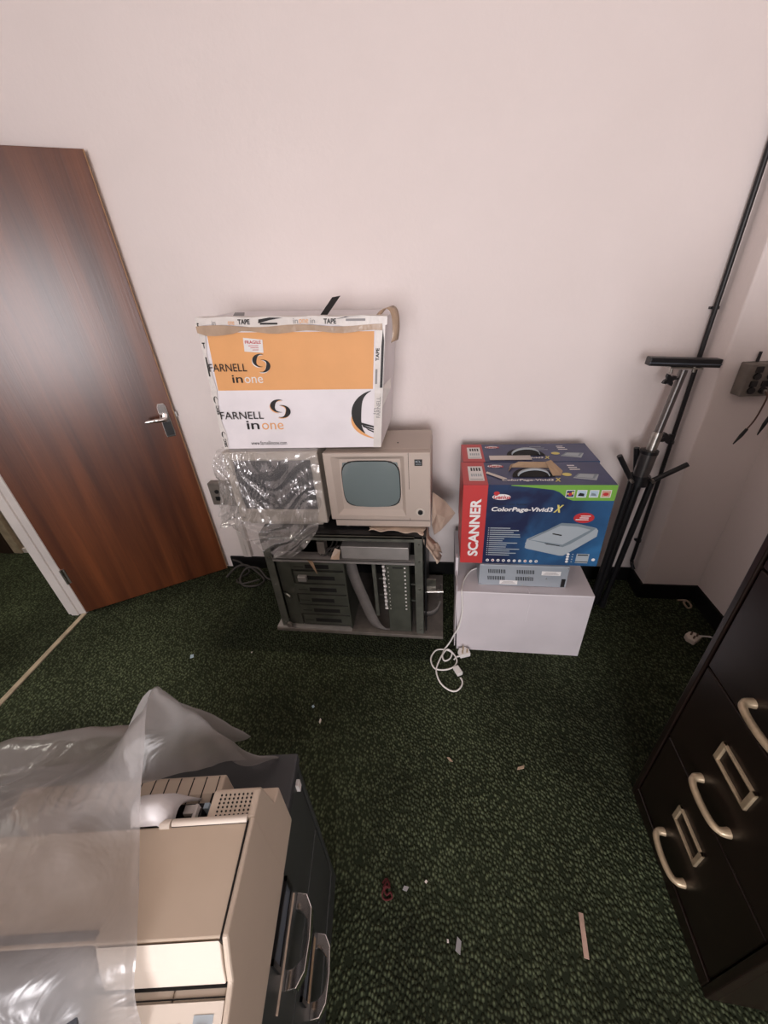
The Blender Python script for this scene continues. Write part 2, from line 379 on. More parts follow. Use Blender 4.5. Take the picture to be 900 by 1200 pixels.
# ------------------------------------------------------------------ black pipe in the corner
px, py = XP-.022, YW-.018
p = MB(); p.tube(smooth_path([(px+.01, py-.02, .10),(px, py, .14),(px, py, .25),(px, py, 1.2),(px, py, 2.0),(px, py, ZC)], 4), .0085, n=12)
pipe = thing('conduit_pipe', 'thin black pipe running up the wall corner beside the pillar', 'pipe', (0,0,0))
obj('pipe_run', p, 'black', pipe)
for z in (.27, .80, 1.33, 1.95):
    c = MB(); c.tube([(px, py, z-.005),(px, py, z+.005)], .0115); c.box(px-.015, px+.015, py+.004, YW, z-.004, z+.004); obj('pipe_clip', c, 'black', pipe)

# ------------------------------------------------------------------ socket box on the pillar
sb = thing('switch_box', 'dull grey metal outlet box fixed to the pillar with hanging wires', 'outlet box', (1.094, YP, 1.040))
b = MB(); b.prism([(0,0),(.19,0),(.186,.050),(.004,.050)], lambda a, d, z: (a, -d, z), 0, .116)
obj('housing', b, 'socketgrey', sb, bevel=.004)
for (x, z) in ((.036,.072),(.082,.072),(.034,.022),(.072,.022)):
    so = MB(); so.tube([(x,-.049,z),(x,-.057,z)], .012, n=14); so.box(x-.011,x+.011,-.055,-.049,z+.014,z+.034); so.box(x-.0035,x+.0035,-.0555,-.049,z+.006,z+.018)
    obj('socket', so, 'black', sb)
for (x, z) in ((.012,.108),(.012,.007),(.085,.007),(.15,.108)): obj('screw', MB().tube([(x,-.049,z),(x,-.047,z)], .003, n=8), 'steel', sb)
pp = MB(); pp.tube([(.044,-.012,.114),(.044,-.012,.150)], .005); obj('conduit_stub', pp, 'black', sb)
def hang(name, label, x, pts, plug):
    t = thing(name, label, 'test lead', (1.094, YP, 1.040), 0, None)
    w = MB(); w.tube(smooth_path(pts), .0028, n=8); obj('wire', w, 'wirebrown', t)
    pl = MB(); pl.tube([pts[-1], plug[0]], [.0055,.0065], n=10); pl.tube([plug[0], plug[1]], [.0065,.002], n=10); obj('plug', pl, 'black', t)
    j = MB(); j.tube([pts[0], (pts[0][0], -.049, pts[0][2])], .007, n=10); obj('jack', j, 'steel', t)
hang('test_lead', 'brown wire with probe plug hanging straight from the outlet box', 0, [(.072,-.068,.022),(.076,-.080,.005),(.078,-.075,-.04),(.074,-.071,-.085),(.064,-.068,-.118)], ((.054,-.067,-.145),(.040,-.065,-.180)))
hang('test_lead', 'short wire with black plug hanging at the right edge from outlet box', 0, [(.118,-.068,.022),(.128,-.080,.005),(.130,-.075,-.03),(.118,-.073,-.072)], ((.113,-.072,-.100),(.106,-.071,-.142)))

# ------------------------------------------------------------------ dark brown filing cabinet
fc = thing('filing_cabinet', 'dark brown four drawer filing cabinet with cream handles by right wall', 'filing cabinet', (.638,.719,0), radians(-1.4))
FW, FH = .440, 1.32      # local: x into the cabinet (+x), y from 0 to -FW towards the window
b = MB(); b.box(.022, .62, -FW, 0, .0, FH)
b.box(0, .024, -.018, 0, 0, FH); b.box(0, .024, -FW, -FW+.018, 0, FH); b.box(0, .024, -FW+.018, -.018, 0, .048); b.box(0, .024, -FW+.018, -.018, FH-.055, FH)
obj('body', b, 'brown', fc, bevel=.003)
for i in range(4):
    z0 = .054 + i*.2985; z1 = z0 + .293
    d = MB(); d.box(.004, .05, -FW+.022, -.022, z0, z1)
    dr = obj('drawer', d, 'brown', fc, bevel=.003)
    hz = z0 + .052
    hd = MB(); hd.tube(smooth_path([(.006,-.155,hz),(-.012,-.156,hz),(-.023,-.170,hz),(-.027,-.21,hz),(-.023,-.250,hz),(-.012,-.264,hz),(.006,-.265,hz)]), [.011,.011,.0105,.010,.0095,.009]+[.008]*19+[.009,.0095,.010,.0105,.011,.011], n=10)
    obj('handle', hd, 'brass', dr)['label'] = 'cream metal bow handle'
    lh = MB(); za, zb = hz+.095, hz+.155
    lh.box(-.003,.005,-.262,-.152,za,za+.006); lh.box(-.003,.005,-.262,-.152,zb-.006,zb)
    lh.box(-.003,.005,-.164,-.152,za,zb); lh.box(-.003,.005,-.262,-.250,za,zb)
    obj('label_holder', lh, 'brass', dr, bevel=.0015)['label'] = 'empty cream metal label frame'

# ------------------------------------------------------------------ grey two-drawer cabinet at the left
ga = radians(8)
gc = thing('filing_cabinet', 'dark grey two drawer cabinet with chrome handles under the printer', 'filing cabinet', (-.288,.397,0), ga)
# local: -x into the cabinet, -y towards the window
b = MB(); b.box(-.60, -.022, -.47, 0, 0, .635); b.box(-.022, 0, -.014, 0, 0, .63); b.box(-.022, 0, -.47, -.456, 0, .63); b.box(-.022, 0, -.456, -.014, 0, .085)
obj('body', b, 'greycab', gc, bevel=.003)
t = MB(); t.box(-.604, .004, -.474, .004, .635, .66); obj('top_panel', t, 'greycabtop', gc, bevel=.004)
for i, (z0, z1) in enumerate(((.095, .365), (.371, .626))):
    d = MB(); d.box(-.04, -.001, -.452, -.018, z0, z1); dr = obj('drawer', d, 'greycab', gc, bevel=.003)
    hz = (.205, .465)[i]
    out_ = [(-.160,-.001),(-.163,.019),(-.182,.031),(-.222,.034),(-.262,.031),(-.281,.019),(-.284,-.001)]
    inn_ = [(-.260,-.001),(-.257,.012),(-.246,.024),(-.222,.0275),(-.198,.024),(-.187,.012),(-.184,-.001)]
    hb = MB()
    hb.prism((out_+inn_)[::-1], lambda y_, x_, d_: (x_, y_, d_), hz-.012, hz+.012)
    obj('handle', hb, 'chrome', dr, bevel=.0015)['label'] = 'curved chrome pull handle'
    lh = MB(); za, zb = hz+.072, hz+.128
    lh.box(-.001,.004,-.275,-.170,za,za+.006); lh.box(-.001,.004,-.275,-.170,zb-.006,zb); lh.box(-.001,.004,-.177,-.170,za,zb); lh.box(-.001,.004,-.275,-.268,za,zb)
    obj('label_holder', lh, 'black', dr)
    c = MB(); c.box(-.001,.0015,-.268,-.177,za+.006,zb-.006); obj('label_card', c, ('scan3','scan2')[0], dr)
tp = MB(); tp.box(-.001,.0014,-.312,-.170,.503,.509); obj('tape_strip', tp, 'paper', gc)['label'] = 'peeling buff tape strip above the handle'
tp = MB(); tp.box(-.001,.0016,-.265,-.175,.240,.258); obj('label_card', tp, 'kraft', gc)
lk = MB(); lk.box(-.001,.006,-.040,-.028,.598,.622); obj('lock', lk, 'cable', gc)

# ------------------------------------------------------------------ printer
pa = radians(9)
pr = thing('printer', 'beige desktop printer with open top on the dark grey cabinet', 'printer', (-.245,.205,.66), pa)
PW = .43
ex = lambda x0, x1: (lambda a, b_, d: (x0 + (x1-x0)*d, a, b_))
# main body cross-section (y, z) extruded along x
prof = [(.085,0),(.085,.118),(.060,.124),(.048,.20),(.044,.208),(.007,.209),(.004,.196),(-.104,.190),(-.104,0)]
b = MB(); b.prism(prof[::-1], ex(-.068, -.0004), 0, 1)
b.prism([(.010,0),(.010,.2085),(.007,.209),(-.106,.211),(-.122,.179),(-.131,.158),(-.24,.118),(-.24,0)][::-1], ex(-.0073, 0), 0, 1)
obj('right_housing', b, 'beige', pr, bevel=.004)
b = MB(); b.prism([(-.25,0),(-.25,.108),(-.137,.148),(-.118,.150),(-.1045,.185),(-.1045,0)][::-1], ex(-.0690,-.0074), 0, 1)
b.prism([(-.25,0),(-.25,.108),(-.137,.148),(-.118,.150),(-.104,.190),(.004,.196),(.004,.02),(.09,.02),(.09,0)][::-1], ex(-PW, -.069), 0, 1)
obj('body', b, 'beige', pr, bevel=.003)
vt = MB()
for r_ in range(6):
    for c in range(8): 
        x = -.0545 + c*.0062; y = .0115 + r_*.0050
        vt.tube([(x,y,.207),(x,y,.2101-.0001*r_)], .0013, n=8)
obj('vent_holes', vt, 'slot', pr)
lid = MB(); lid.prism([(-.108,.198),(.003,.198),(.003,.2085),(-.106,.2105)], ex(-PW, -.0075), 0, 1)
obj('lid', lid, 'beigelid', pr, bevel=.002)
hg = MB(); hg.tube([(-.112,.0065,.2075),(-.009,.0065,.2085)], .005, n=10); hg.tube([(-.128,.0055,.2075),(-.114,.0055,.2075)], .006, n=10)
obj('hinge', hg, 'cream', pr)
fb = MB(); fb.prism([(-.122,.155),(-.108,.19),(-.108,.2105),(-.1225,.180),(-.131,.156)][::-1], ex(-.148, -.0085), 0, 1)
obj('front_lip', fb, 'cream', pr, bevel=.0015)['label'] = 'paler front lip of the lid'
gp = MB(); gp.box(-PW, -.0075, -.1322, -.128, .146, .1502); gp.box(-.119, -.0092, -.1392, -.1382, .146, .1490); gp.box(-.0084,-.0072,-.108,.003,.2,.2113); gp.box(-.112,-.0085,.0012,.0036,.2,.2092)
obj('lid_gap', gp, 'groove', pr)
dp = MB(); dp.prism([(-.255,.110),(-.10,.19),(-.0935,.2125),(-.108,.209),(-.2555,.128)][::-1], ex(-PW, -.150), 0, 1)
obj('output_cover', dp, 'darkpanel', pr, bevel=.002)['label'] = 'smoked dark grey front cover'
# control panel on the sloping front
sl = Vector((0,-.105,-.037)).normalized(); nl = Vector((0,-.33,.944)).normalized()
o0 = Vector((0,-.1385,.1500))
pf = lambda a, b_, d: tuple(o0 + Vector((a,0,0)) + sl*b_ + nl*(d))
cp = MB(); rect(cp, pf, -.1185, -.0095, .004, .085, 0, .0008); cp2 = MB()
obj('control_panel', MB().add([pf(-.135,.003,-.002),pf(-.0085,.003,-.002),pf(-.0085,.09,-.002),pf(-.135,.09,-.002),pf(-.135,.003,.0012),pf(-.0085,.003,.0012),pf(-.0085,.09,.0012),pf(-.135,.09,.0012)],
   [(0,3,2,1),(4,5,6,7),(0,1,5,4),(1,2,6,5),(2,3,7,6),(3,0,4,7)]), 'cream', pr)
ff = lambda a, b_, d: pf(a, -b_, d)
lt = MB()
text(lt, ff, 'Operate', -.100, -.083, -.0225, -.0185, 0, .0018)
text(lt, ff, 'Ink Out', -.076, -.060, -.0225, -.0185, 0, .0018)
text(lt, ff, 'Cover Open', -.102, -.080, -.0325, -.0285, 0, .0018)
text(lt, ff, 'Ink Out', -.076, -.060, -.0325, -.0285, 0, .0018)
for y in (-.0205,-.0305):
    for x in (-.104,-.079): rect(lt, ff, x, x+.0012, y-.0012, y+.0018, 0, .0018)
    ell(lt, ff, -.055, y, .0013, .003, 0, .0018, 12)
obj('lettering', lt, 'ink', pr)
sw = MB(); rect(sw, ff, -.040, -.018, -.036, -.012, 0, .0016); obj('switch_plate', sw, 'scan1', pr)
sw = MB()
P = [(-.037,-.032),(-.024,-.032),(-.024,-.022),(-.037,-.022)]
sw.add([ff(a,b_,.0) for a,b_ in P]+[ff(a,b_,.005) for a,b_ in P], [(0,3,2,1),(4,5,6,7),(0,1,5,4),(1,2,6,5),(2,3,7,6),(3,0,4,7)]); obj('power_button', sw, 'cable', pr, bevel=.001)
# rear feeder with ribs, white paper guide, dark carriage
rf = MB(); rf.prism([(.092,.02),(.104,.02),(.104,.128),(.098,.134),(.074,.134),(.060,.128),(.060,.02)], ex(-PW, -.090), 0, 1)
obj('rear_feeder', rf, 'beige', pr, bevel=.003)
rb = MB()
for i in range(14):
    x = -.10 - i*.0215
    rb.box(x, x+.0015, .0595, .099, .1335, .1347)
for x in (-.103,-.093): rb.box(x, x+.006, .058, .074, .10, .1352)
obj('ribs', rb, 'groove', pr)
gd = MB(); rows = []
for i in range(14):
    a = pi*i/13*.62 + .15
    rows.append([(x, .066-.062*sin(a)*.9 + (x+.16)*.06, .135 + .058*sin(a)*(1-.15*i/13)) for x in (-PW+.01, -.30, -.24, -.19, -.155, -.135)])
gd.grid([[ (x, .004+.060*(1-i/13), .122+.108*sin(pi*(i/13)*.62+.2)*(1-max(0,-x-.165)/.025*.7)*(1-max(0,x+.132)/.016*.25)) for x in (-.190,-.178,-.165,-.148,-.132,-.116)] for i in range(14)])
obj('paper_guide', gd, 'dome', pr, solid=.004)
cr = MB(); cr.box(-.20,-.0685,.005,.059,.04,.140); cr.box(-.125,-.10,.012,.045,.125,.158); cr.box(-.098,-.078,.006,.030,.125,.160); cr.box(-.14,-.075,.022,.032,.13,.142)
obj('carriage', cr, 'black', pr, bevel=.002)
cb = MB(); cb.box(-.097,-.089,.040,.048,.12,.165); obj('cable_clip', cb, 'cyan_print', pr, bevel=.001)
cw = MB(); cw.box(-.125,-.108,.034,.046,.12,.166); cw.box(-.109,-.104,.018,.046,.12,.168); obj('carriage_cover', cw, 'cable', pr, bevel=.001)

# ------------------------------------------------------------------ plastic bag over the printer
def crumple(p, sc, am, seed=0):
    q = Vector(p)*sc + Vector((seed, seed*.7, seed*1.3))
    return Vector(p) + noise.noise_vector(q)*am + noise.noise_vector(q*2.7)*am*.4
def lerp_rows(ctrl, nu, nv):
    # ctrl: list of curves (same length); smooth both ways
    C_ = [smooth_path(c, nu) for c in ctrl]
    cols = list(zip(*C_)); fin = [smooth_path(list(c), nv) for c in cols]
    return [list(r) for r in zip(*fin)]
mouth = [(-.44,.40,.668),(-.44,.37,.80),(-.425,.33,.94),(-.408,.306,.999),(-.404,.280,1.0),(-.398,.235,.945),(-.388,.180,.890),(-.352,.128,.886),(-.320,.080,.884),(-.316,.052,.850),(-.305,.03,.80),(-.29,.0,.70)]
m2 = [(-.40,.42,.668),(-.425,.40,.76),(-.445,.355,.87),(-.455,.315,.925),(-.450,.275,.938),(-.445,.235,.920),(-.440,.178,.890),(-.405,.118,.886),(-.375,.066,.888),(-.370,.035,.855),(-.36,.01,.80),(-.35,-.02,.70)]
m3 = [(-.52,.42,.668),(-.535,.395,.73),(-.545,.35,.81),(-.548,.285,.845),(-.545,.245,.868),(-.545,.205,.885),(-.53,.155,.890),(-.50,.095,.889),(-.475,.040,.890),(-.465,.010,.85),(-.46,-.02,.79),(-.45,-.04,.70)]
m4 = [(-.68,.40,.668),(-.69,.37,.73),(-.70,.325,.80),(-.70,.255,.800),(-.70,.215,.835),(-.69,.170,.870),(-.66,.115,.885),(-.63,.06,.889),(-.60,.01,.888),(-.59,-.02,.85),(-.585,-.05,.79),(-.58,-.08,.70)]
m5 = [(-.79,.37,.668),(-.80,.34,.73),(-.80,.30,.80),(-.80,.235,.790),(-.80,.190,.825),(-.79,.145,.860),(-.76,.10,.878),(-.73,.04,.880),(-.71,-.01,.878),(-.70,-.04,.84),(-.69,-.07,.78),(-.68,-.10,.70)]
rows = lerp_rows([mouth, m2, m3, m4, m5], 6, 9)
g = [[tuple(crumple(p, 11, .007 if i > 1 else .002, 3)) for p in r] for i, r in enumerate(rows)]
bag = MB(); bag.grid(g)
RD = [[-0.406, 0.304, 1.0], [-0.4, 0.315, 0.955], [-0.393, 0.328, 0.9], [-0.38, 0.344, 0.82], [-0.359, 0.359, 0.73], [-0.321, 0.385, 0.672]]; LW = [[-0.472, 0.24, 0.845], [-0.442, 0.255, 0.835], [-0.412, 0.277, 0.815], [-0.39, 0.311, 0.775], [-0.371, 0.361, 0.7], [-0.319, 0.383, 0.667]]
mid1 = [tuple(Vector(a)*.66+Vector(b_)*.34+Vector((0,.006,-.012))) for a, b_ in zip(RD, LW)]; mid2 = [tuple(Vector(a)*.33+Vector(b_)*.67+Vector((0,.004,-.010))) for a, b_ in zip(RD, LW)]
bk = [(x-.02*(i_ < 4), min(y+.05*(5-i_)/5, .44), max(.666, z-.16)) for i_, (x, y, z) in enumerate(RD)]
mid1[0] = (mid1[0][0]-.035, mid1[0][1], mid1[0][2]); mid2[0] = (mid2[0][0]-.03, mid2[0][1], mid2[0][2])
rows = lerp_rows([bk, RD, mid1, mid2, LW], 5, 5)
bag.grid([[tuple(crumple(p, 14, .005 if 0 < j < len(r)-1 else .0, 8)) for j, p in enumerate(r)] for r in rows])
tag(obj('plastic_bag', bag, 'bagmilky'), 'large milky plastic dust bag draped over the left of the printer', 'plastic bag')

# ------------------------------------------------------------------ carpet offcut under the chassis
tag(obj('carpet_offcut', MB().box(-1.06, -.04, 1.165, 1.70, 0, .009), 'mat', bevel=.003), 'darker green carpet offcut lying under the open equipment chassis', 'carpet offcut')

# ------------------------------------------------------------------ open equipment chassis
ch = thing('equipment_chassis', 'open steel electronics chassis standing on the floor below the monitors', 'electronics chassis', (0,1.30,.009))
X0, X1, ZT = -.775, -.066, .568
b = MB(); b.box(X0-.03, .024, -.012, .44, 0, .018); obj('base_plate', b, 'socketgrey', ch, bevel=.002)
b = MB(); b.box(X0-.012, X0-.006, .02, .45, .02, ZT-.004); b.box(X1+.006, X1+.012, .02, .45, .02, ZT-.004); b.box(X0-.012, X1+.012, .44, .45, .02, ZT-.004)
b.box(X0-.012, X1+.012, .02, .45, ZT-.012, ZT)
obj('casing', b, 'black', ch)
for x0 in (X0, X1-.036):
    u = MB(); u.box(x0, x0+.036, 0, .006, .018, ZT); u.box(x0 if x0 == X0 else x0+.033, x0+.003 if x0 == X0 else x0+.036, 0, .03, .018, ZT)
    up = obj('upright', u, 'olivelight', ch, bevel=.001)
    for z in (.05, .30, .455, .545): obj('screw', MB().tube([(x0+.02, .0, z), (x0+.02, -.004, z)], .004, n=8), 'steel', up)
u = MB(); u.box(X0+.036, X1-.036, 0, .012, ZT-.014, ZT); u.box(X0+.036, X1-.036, -.001, .03, ZT-.003, ZT); obj('top_rail', u, 'olivelight', ch)
u = MB(); u.box(X0+.036, X1-.036, -.004, .05, .447, .454); u.box(X0+.036, X1-.036, -.004, 0, .436, .454); obj('cross_rail', u, 'alu', ch, bevel=.001)
u = MB(); u.box(-.418, -.126, .003, .16, .458, .522)
obj('power_unit', u, 'alu', ch, bevel=.002)
# left bay of modules
bay = MB(); bay.box(X0+.036, -.672, .018, .022, .02, .436); bay.box(-.672, -.418, .024, .030, .02, .436); bay.box(-.424,-.418,.006,.20,.02,.436)
obj('bay_panel', bay, 'olive', ch)
zs = [.425, .372, .296, .230, .162, .098, .03]
for i in range(6):
    z1, z0 = zs[i]-.004, zs[i+1]+.003
    if i == 0: z0 = .378
    m_ = MB(); m_.box(-.672+.012*(i % 2), -.424, .012, .024, z0, z1)
    mo = obj('module', m_, 'olive', ch, bevel=.002)
    zc = (z0+z1)/2
    s_ = MB(); s_.box(-.60, -.47-.02*(i % 3 == 0), .0108, .0125, zc-.011, zc+.011); obj('slot', s_, 'slot', mo)
    g_ = MB(); g_.box(-.665, -.424, .0112, .0124, z0, z0+.003); g_.box(-.655,-.61,.0112,.0124,zc-.004,zc-.001); obj('seam', g_, 'groove', mo)
cn = MB(); cn.box(-.640,-.600,-.006,.02,.323,.350); obj('connector', cn, 'alu', ch, bevel=.002)
bo = MB(); bo.tube([(-.735,.02,.232),(-.690,-.012,.232)], .006, n=10); obj('bolt', bo, 'steel', ch)
bo = MB(); bo.tube([(-.735,.0,.04),(-.735,-.014,.04)], .014, n=14); obj('knob', bo, 'socketgrey', ch)
fl = MB(); fl.box(X0-.028, -.42, -.008, .05, .018, .024); obj('bottom_flange', fl, 'alu', ch)
# right hand card cage
c = MB(); c.box(-.232,-.126,.008,.016,.020,.440); c.box(-.232,-.229,.008,.10,.020,.440); c.box(-.129,-.126,.008,.10,.020,.440); obj('card_panel', c, 'olive', ch, bevel=.001)
c = MB(); c.box(-.200,-.155,.0068,.0085,.408,.414); obj('slot', c, 'slot', ch)
c = MB(); c.box(-.292,-.276,.01,.03,.115,.440); obj('guide_rail', c, 'olivelight', ch, bevel=.001)
pn = MB()
for i in range(12): 
    z = .160 + i*.0225
    pn.box(-.246,-.232-.004*(i%2),.010,.022,z,z+.011)
obj('contact_strip', pn, 'cable', ch)
pn = MB()
for i in range(12):
    z = .165 + i*.0220
    pn.box(-.150,-.143,.0065,.0085,z,z+.007)
    pn.box(-.222,-.218,.0065,.0085,z,z+.004)
obj('contact_dots', pn, 'cable', ch)
for q_ in ((-.275,-.232,.06,.07,.2,.205),(-.275,-.232,.06,.07,.30,.305),(-.126,-.102,.06,.07,.27,.276),(-.126,-.102,.06,.07,.17,.176)): obj('tie_bar', MB().box(*q_), 'olivelight', ch)
rc_ = MB(); rp = smooth_path([(-.405,.06,.42),(-.395,.05,.36),(-.375,.035,.29),(-.350,.03,.20),(-.325,.02,.12),(-.300,.012,.06),(-.265,.010,.028),(-.225,.02,.024)], 5)
rc_.grid([[ (x-.028, y, z+.004), (x, y-.004, z), (x+.028, y, z-.004+.0)] for x, y, z in rp]); obj('ribbon_cable', rc_, 'ribbon', ch, solid=.002)
rc_ = MB(); rp = smooth_path([(-.085,.05,.12),(-.05,.055,.10),(-.01,.05,.13),(.008,.04,.19)], 5)
rc_.grid([[ (x, y+.03, z-.05), (x+.004, y, z), (x, y-.02, z+.03)] for x, y, z in rp]); obj('ribbon_cable', rc_, 'ribbon', ch, solid=.002)
bt = MB(); bt.tube([(-.062,.06,.232),(.022,.06,.238)], .007, n=10); bt.tube([(.010,.06,.205),(.012,.06,.282)], .0045, n=8); bt.tube([(-.004,.06,.237),(.006,.06,.238)], .012, n=6)
bt.box(-.055,-.012,.07,.075,.235,.30)
obj('side_bolt', bt, 'steel', ch)
wl = MB()
for k_ in range(5):
    x = -.52 + .02*k_
    wl.tube(smooth_path([(x,.02,.458),(x+.02,.03,.478+.008*k_),(x+.045,.05,.49),(x+.06,.09,.515),(x+.11,.12,.52)]), .004, n=6)
obj('wiring', wl, 'cabledark', ch)
obj('terminal_block', MB().box(-.53,-.495,.02,.06,.465,.53), 'socketgrey', ch, bevel=.002); obj('terminal_block', MB().box(-.30,-.16,.10,.14,.523,.540), 'socketgrey', ch, bevel=.002)
lb = MB(); lb.add([(-.575,-.006,.452),(-.548,-.012,.447),(-.535,-.016,.380),(-.540,-.015,.385)], [(0,1,2,3)]); obj('torn_label', lb, 'kraft', ch, solid=.001)
lb = MB(); lb.add([(-.47,-.004,.456),(-.43,-.004,.456),(-.425,.02,.49),(-.45,.02,.50)], [(0,1,2,3)]); obj('torn_label', lb, 'tapebrown', ch, solid=.001)

ZM = .009 + ZT      # top of the chassis
# ------------------------------------------------------------------ terminal monitor (right)
mo = thing('crt_monitor', 'beige CRT monitor with bulging grey green screen and side knob', 'monitor', (-.459,1.385,ZM))
W_, H_ = .424, .355
b = MB()     # body behind the face
b.prism([(0,.05),(.005,.345),(.03,.352),(.25,.352),(.27,.330),(.36,.29),(.36,.06),(.33,.05)][::-1], lambda a, z, d: (W_*d, a, z), 0, 1)
bo = obj('body', b, 'monbeige', mo, bevel=.008)
fr = MB()   # front bezel as rings to a recessed screen
def ring(x0,x1,z0,z1,y): return [(x0,y,z0),(x1,y,z0),(x1,y,z1),(x0,y,z1)]
rs = [ring(0,W_,.048,.352,.012), ring(0,W_,.048,.352,-.012), ring(.003,W_-.003,.051,.349,-.015), ring(.034,.322,.072,.338,-.015), ring(.062,.304,.100,.318,.006), ring(.066,.300,.106,.312,.010)]
vs = [p for r in rs for p in r]; fs = []
for i in range(len(rs)-1):
    for j_ in range(4): fs.append((i*4+j_, i*4+(j_+1)%4, (i+1)*4+(j_+1)%4, (i+1)*4+j_))
fr.add(vs, fs); obj('bezel', fr, 'monbeige', mo, bevel=.002)
sc_ = MB(); rows = []
for i in range(15):
    t = i/14*2-1; r_ = []
    for k_ in range(19):
        s_ = k_/18*2-1
        # rounded-rectangle outline
        sx = s_*(1-.055*t*t); tz = t*(1-.07*s_*s_)
        r_.append((.183+.117*sx, .003-.014*(1-.5*s_*s_-.5*t*t), .209+.103*tz))
    rows.append(r_)
sc_.grid(rows); obj('screen', sc_, 'crt', mo)
sf = MB(); pts = []
for i in range(48):
    a = 2*pi*i/48; c_, s_ = cos(a), sin(a); k_ = (abs(c_)**5+abs(s_)**5)**(-1/5)
    pts.append((.183+.1165*c_*k_, .002, .209+.1015*s_*k_))
sf.tube(pts+[pts[0]], .0035, n=6); obj('screen_surround', sf, 'groove', mo)
ft = MB(); ft.box(.015,W_-.001,-.006,.34,.012,.05); ft.box(.06,.20,-.0068,-.005,.018,.045); ft.box(.24,.33,-.0068,-.005,.018,.045); obj('plinth', ft, 'monbeige', mo, bevel=.002)
gr = MB(); gr.box(.338,.3395,-.0154,-.0145,.049,.351); gr.box(.003,W_-.002,-.0152,-.0145,.0475,.0495); obj('groove', gr, 'groove', mo)
bd = MB(); bd.box(.362,.392,-.0168,-.0145,.298,.324)
bd_o = obj('badge', bd, 'ink', mo)
ml = lambda a, z, d: (a, -.0169-d, z)
tx = MB(); text(tx, ml, 'ICL', .366, .388, .311, .320, 0, .0004, .02); rect(tx, ml, .366,.388,.304,.3055,0,.0004); obj('lettering', tx, 'scan1', bd_o)
kb = MB(); kb.tube([(.382,-.0145,.092),(.382,-.018,.092)], .019, n=24); kn_o = obj('knob_recess', kb, 'monlight', mo)
kb = MB(); kb.tube([(.382,-.017,.092),(.382,-.026,.092)], .010, n=18); obj('knob', kb, 'black', mo, bevel=.001)
for x in (.06, .37):
    fo = MB(); fo.tube([(x,.02,0),(x,.02,.004)], .011, n=14); fo.tube([(x,.02,.003),(x,.02,.014)], .004, n=8); obj('foot', fo, 'steel', mo)
dt = MB(); dt.tube([(.29,.09,.351),(.29,.09,.3545)], .003, n=8); obj('dot', dt, 'ink', mo)

# ------------------------------------------------------------------ left monitor
m1 = thing('crt_monitor', 'pale beige monitor with dark screen wrapped in a clear plastic bag', 'monitor', (-.888,1.392,ZM))
W1, H1 = .405, .358
b = MB(); b.prism([(.0,.028),(.0,.350),(.02,.357),(.22,.357),(.24,.335),(.36,.27),(.36,.07),(.33,.028)][::-1], lambda a, z, d: (W1*d, a, z), 0, 1)
obj('body', b, 'monlight', m1, bevel=.006)
fr = MB(); rs = [ring(0,W1,.022,.357,.012), ring(0,W1,.022,.357,-.008), ring(.004,W1-.004,.026,.353,-.012), ring(.030,W1-.030,.082,.322,-.012), ring(.036,W1-.036,.088,.316,-.002)]
vs = [p for r in rs for p in r]; fs = []
for i in range(len(rs)-1):
    for j_ in range(4): fs.append((i*4+j_, i*4+(j_+1)%4, (i+1)*4+(j_+1)%4, (i+1)*4+j_))
fr.add(vs, fs); obj('bezel', fr, 'monlight', m1, bevel=.002)
sc_ = MB(); sc_.grid([[ (.036+(W1-.072)*k_/10, -.002-.008*(1-((k_-5)/5)**2*.5-((i-5)/5)**2*.5), .088+.228*i/10) for k_ in range(11)] for i in range(11)])
obj('screen', sc_, 'crtdark', m1)
ft = MB(); ft.box(.03,W1-.03,.01,.33,0,.03); obj('plinth', ft, 'monlight', m1, bevel=.003)

# clear bag in front of the left monitor
R0 = [(-.885,1.50,.942),(-.842,1.50,.942),(-.791,1.50,.943),(-.733,1.50,.942),(-.676,1.50,.942),(-.619,1.50,.942),(-.562,1.50,.942),(-.513,1.50,.942),(-.480,1.50,.942)]
R1 = [(-.905,1.372,.938),(-.844,1.370,.944),(-.791,1.370,.945),(-.733,1.370,.945),(-.676,1.370,.944),(-.619,1.370,.944),(-.562,1.370,.944),(-.513,1.370,.944),(-.474,1.374,.940)]
R2 = [(-.925,1.362,.794),(-.867,1.355,.794),(-.812,1.358,.794),(-.758,1.352,.795),(-.705,1.358,.795),(-.645,1.352,.795),(-.587,1.358,.788),(-.529,1.354,.788),(-.476,1.366,.788)]
R3 = [(-.953,1.345,.622),(-.886,1.335,.635),(-.822,1.335,.636),(-.766,1.330,.637),(-.717,1.335,.638),(-.663,1.330,.631),(-.609,1.335,.632),(-.554,1.335,.633),(-.509,1.345,.626)]
R4 = [(-.905,1.290,.655),(-.841,1.275,.632),(-.803,1.270,.592),(-.764,1.268,.553),(-.723,1.268,.518),(-.672,1.268,.495),(-.615,1.268,.505),(-.550,1.270,.563),(-.498,1.283,.632)]
R3a = [tuple((Vector(a)*.45+Vector(b)*.55)+Vector((0,-.012,0))) for a, b in zip(R3, R4)]
rows = lerp_rows([R0, R1, R2, R3, R3a, R4], 14, 13)
ridge = lambda p, k, o_: (1-min(1, abs(noise.noise(p*k+Vector((o_, o_*.3, o_*.7))))*2.6))**2
g = []
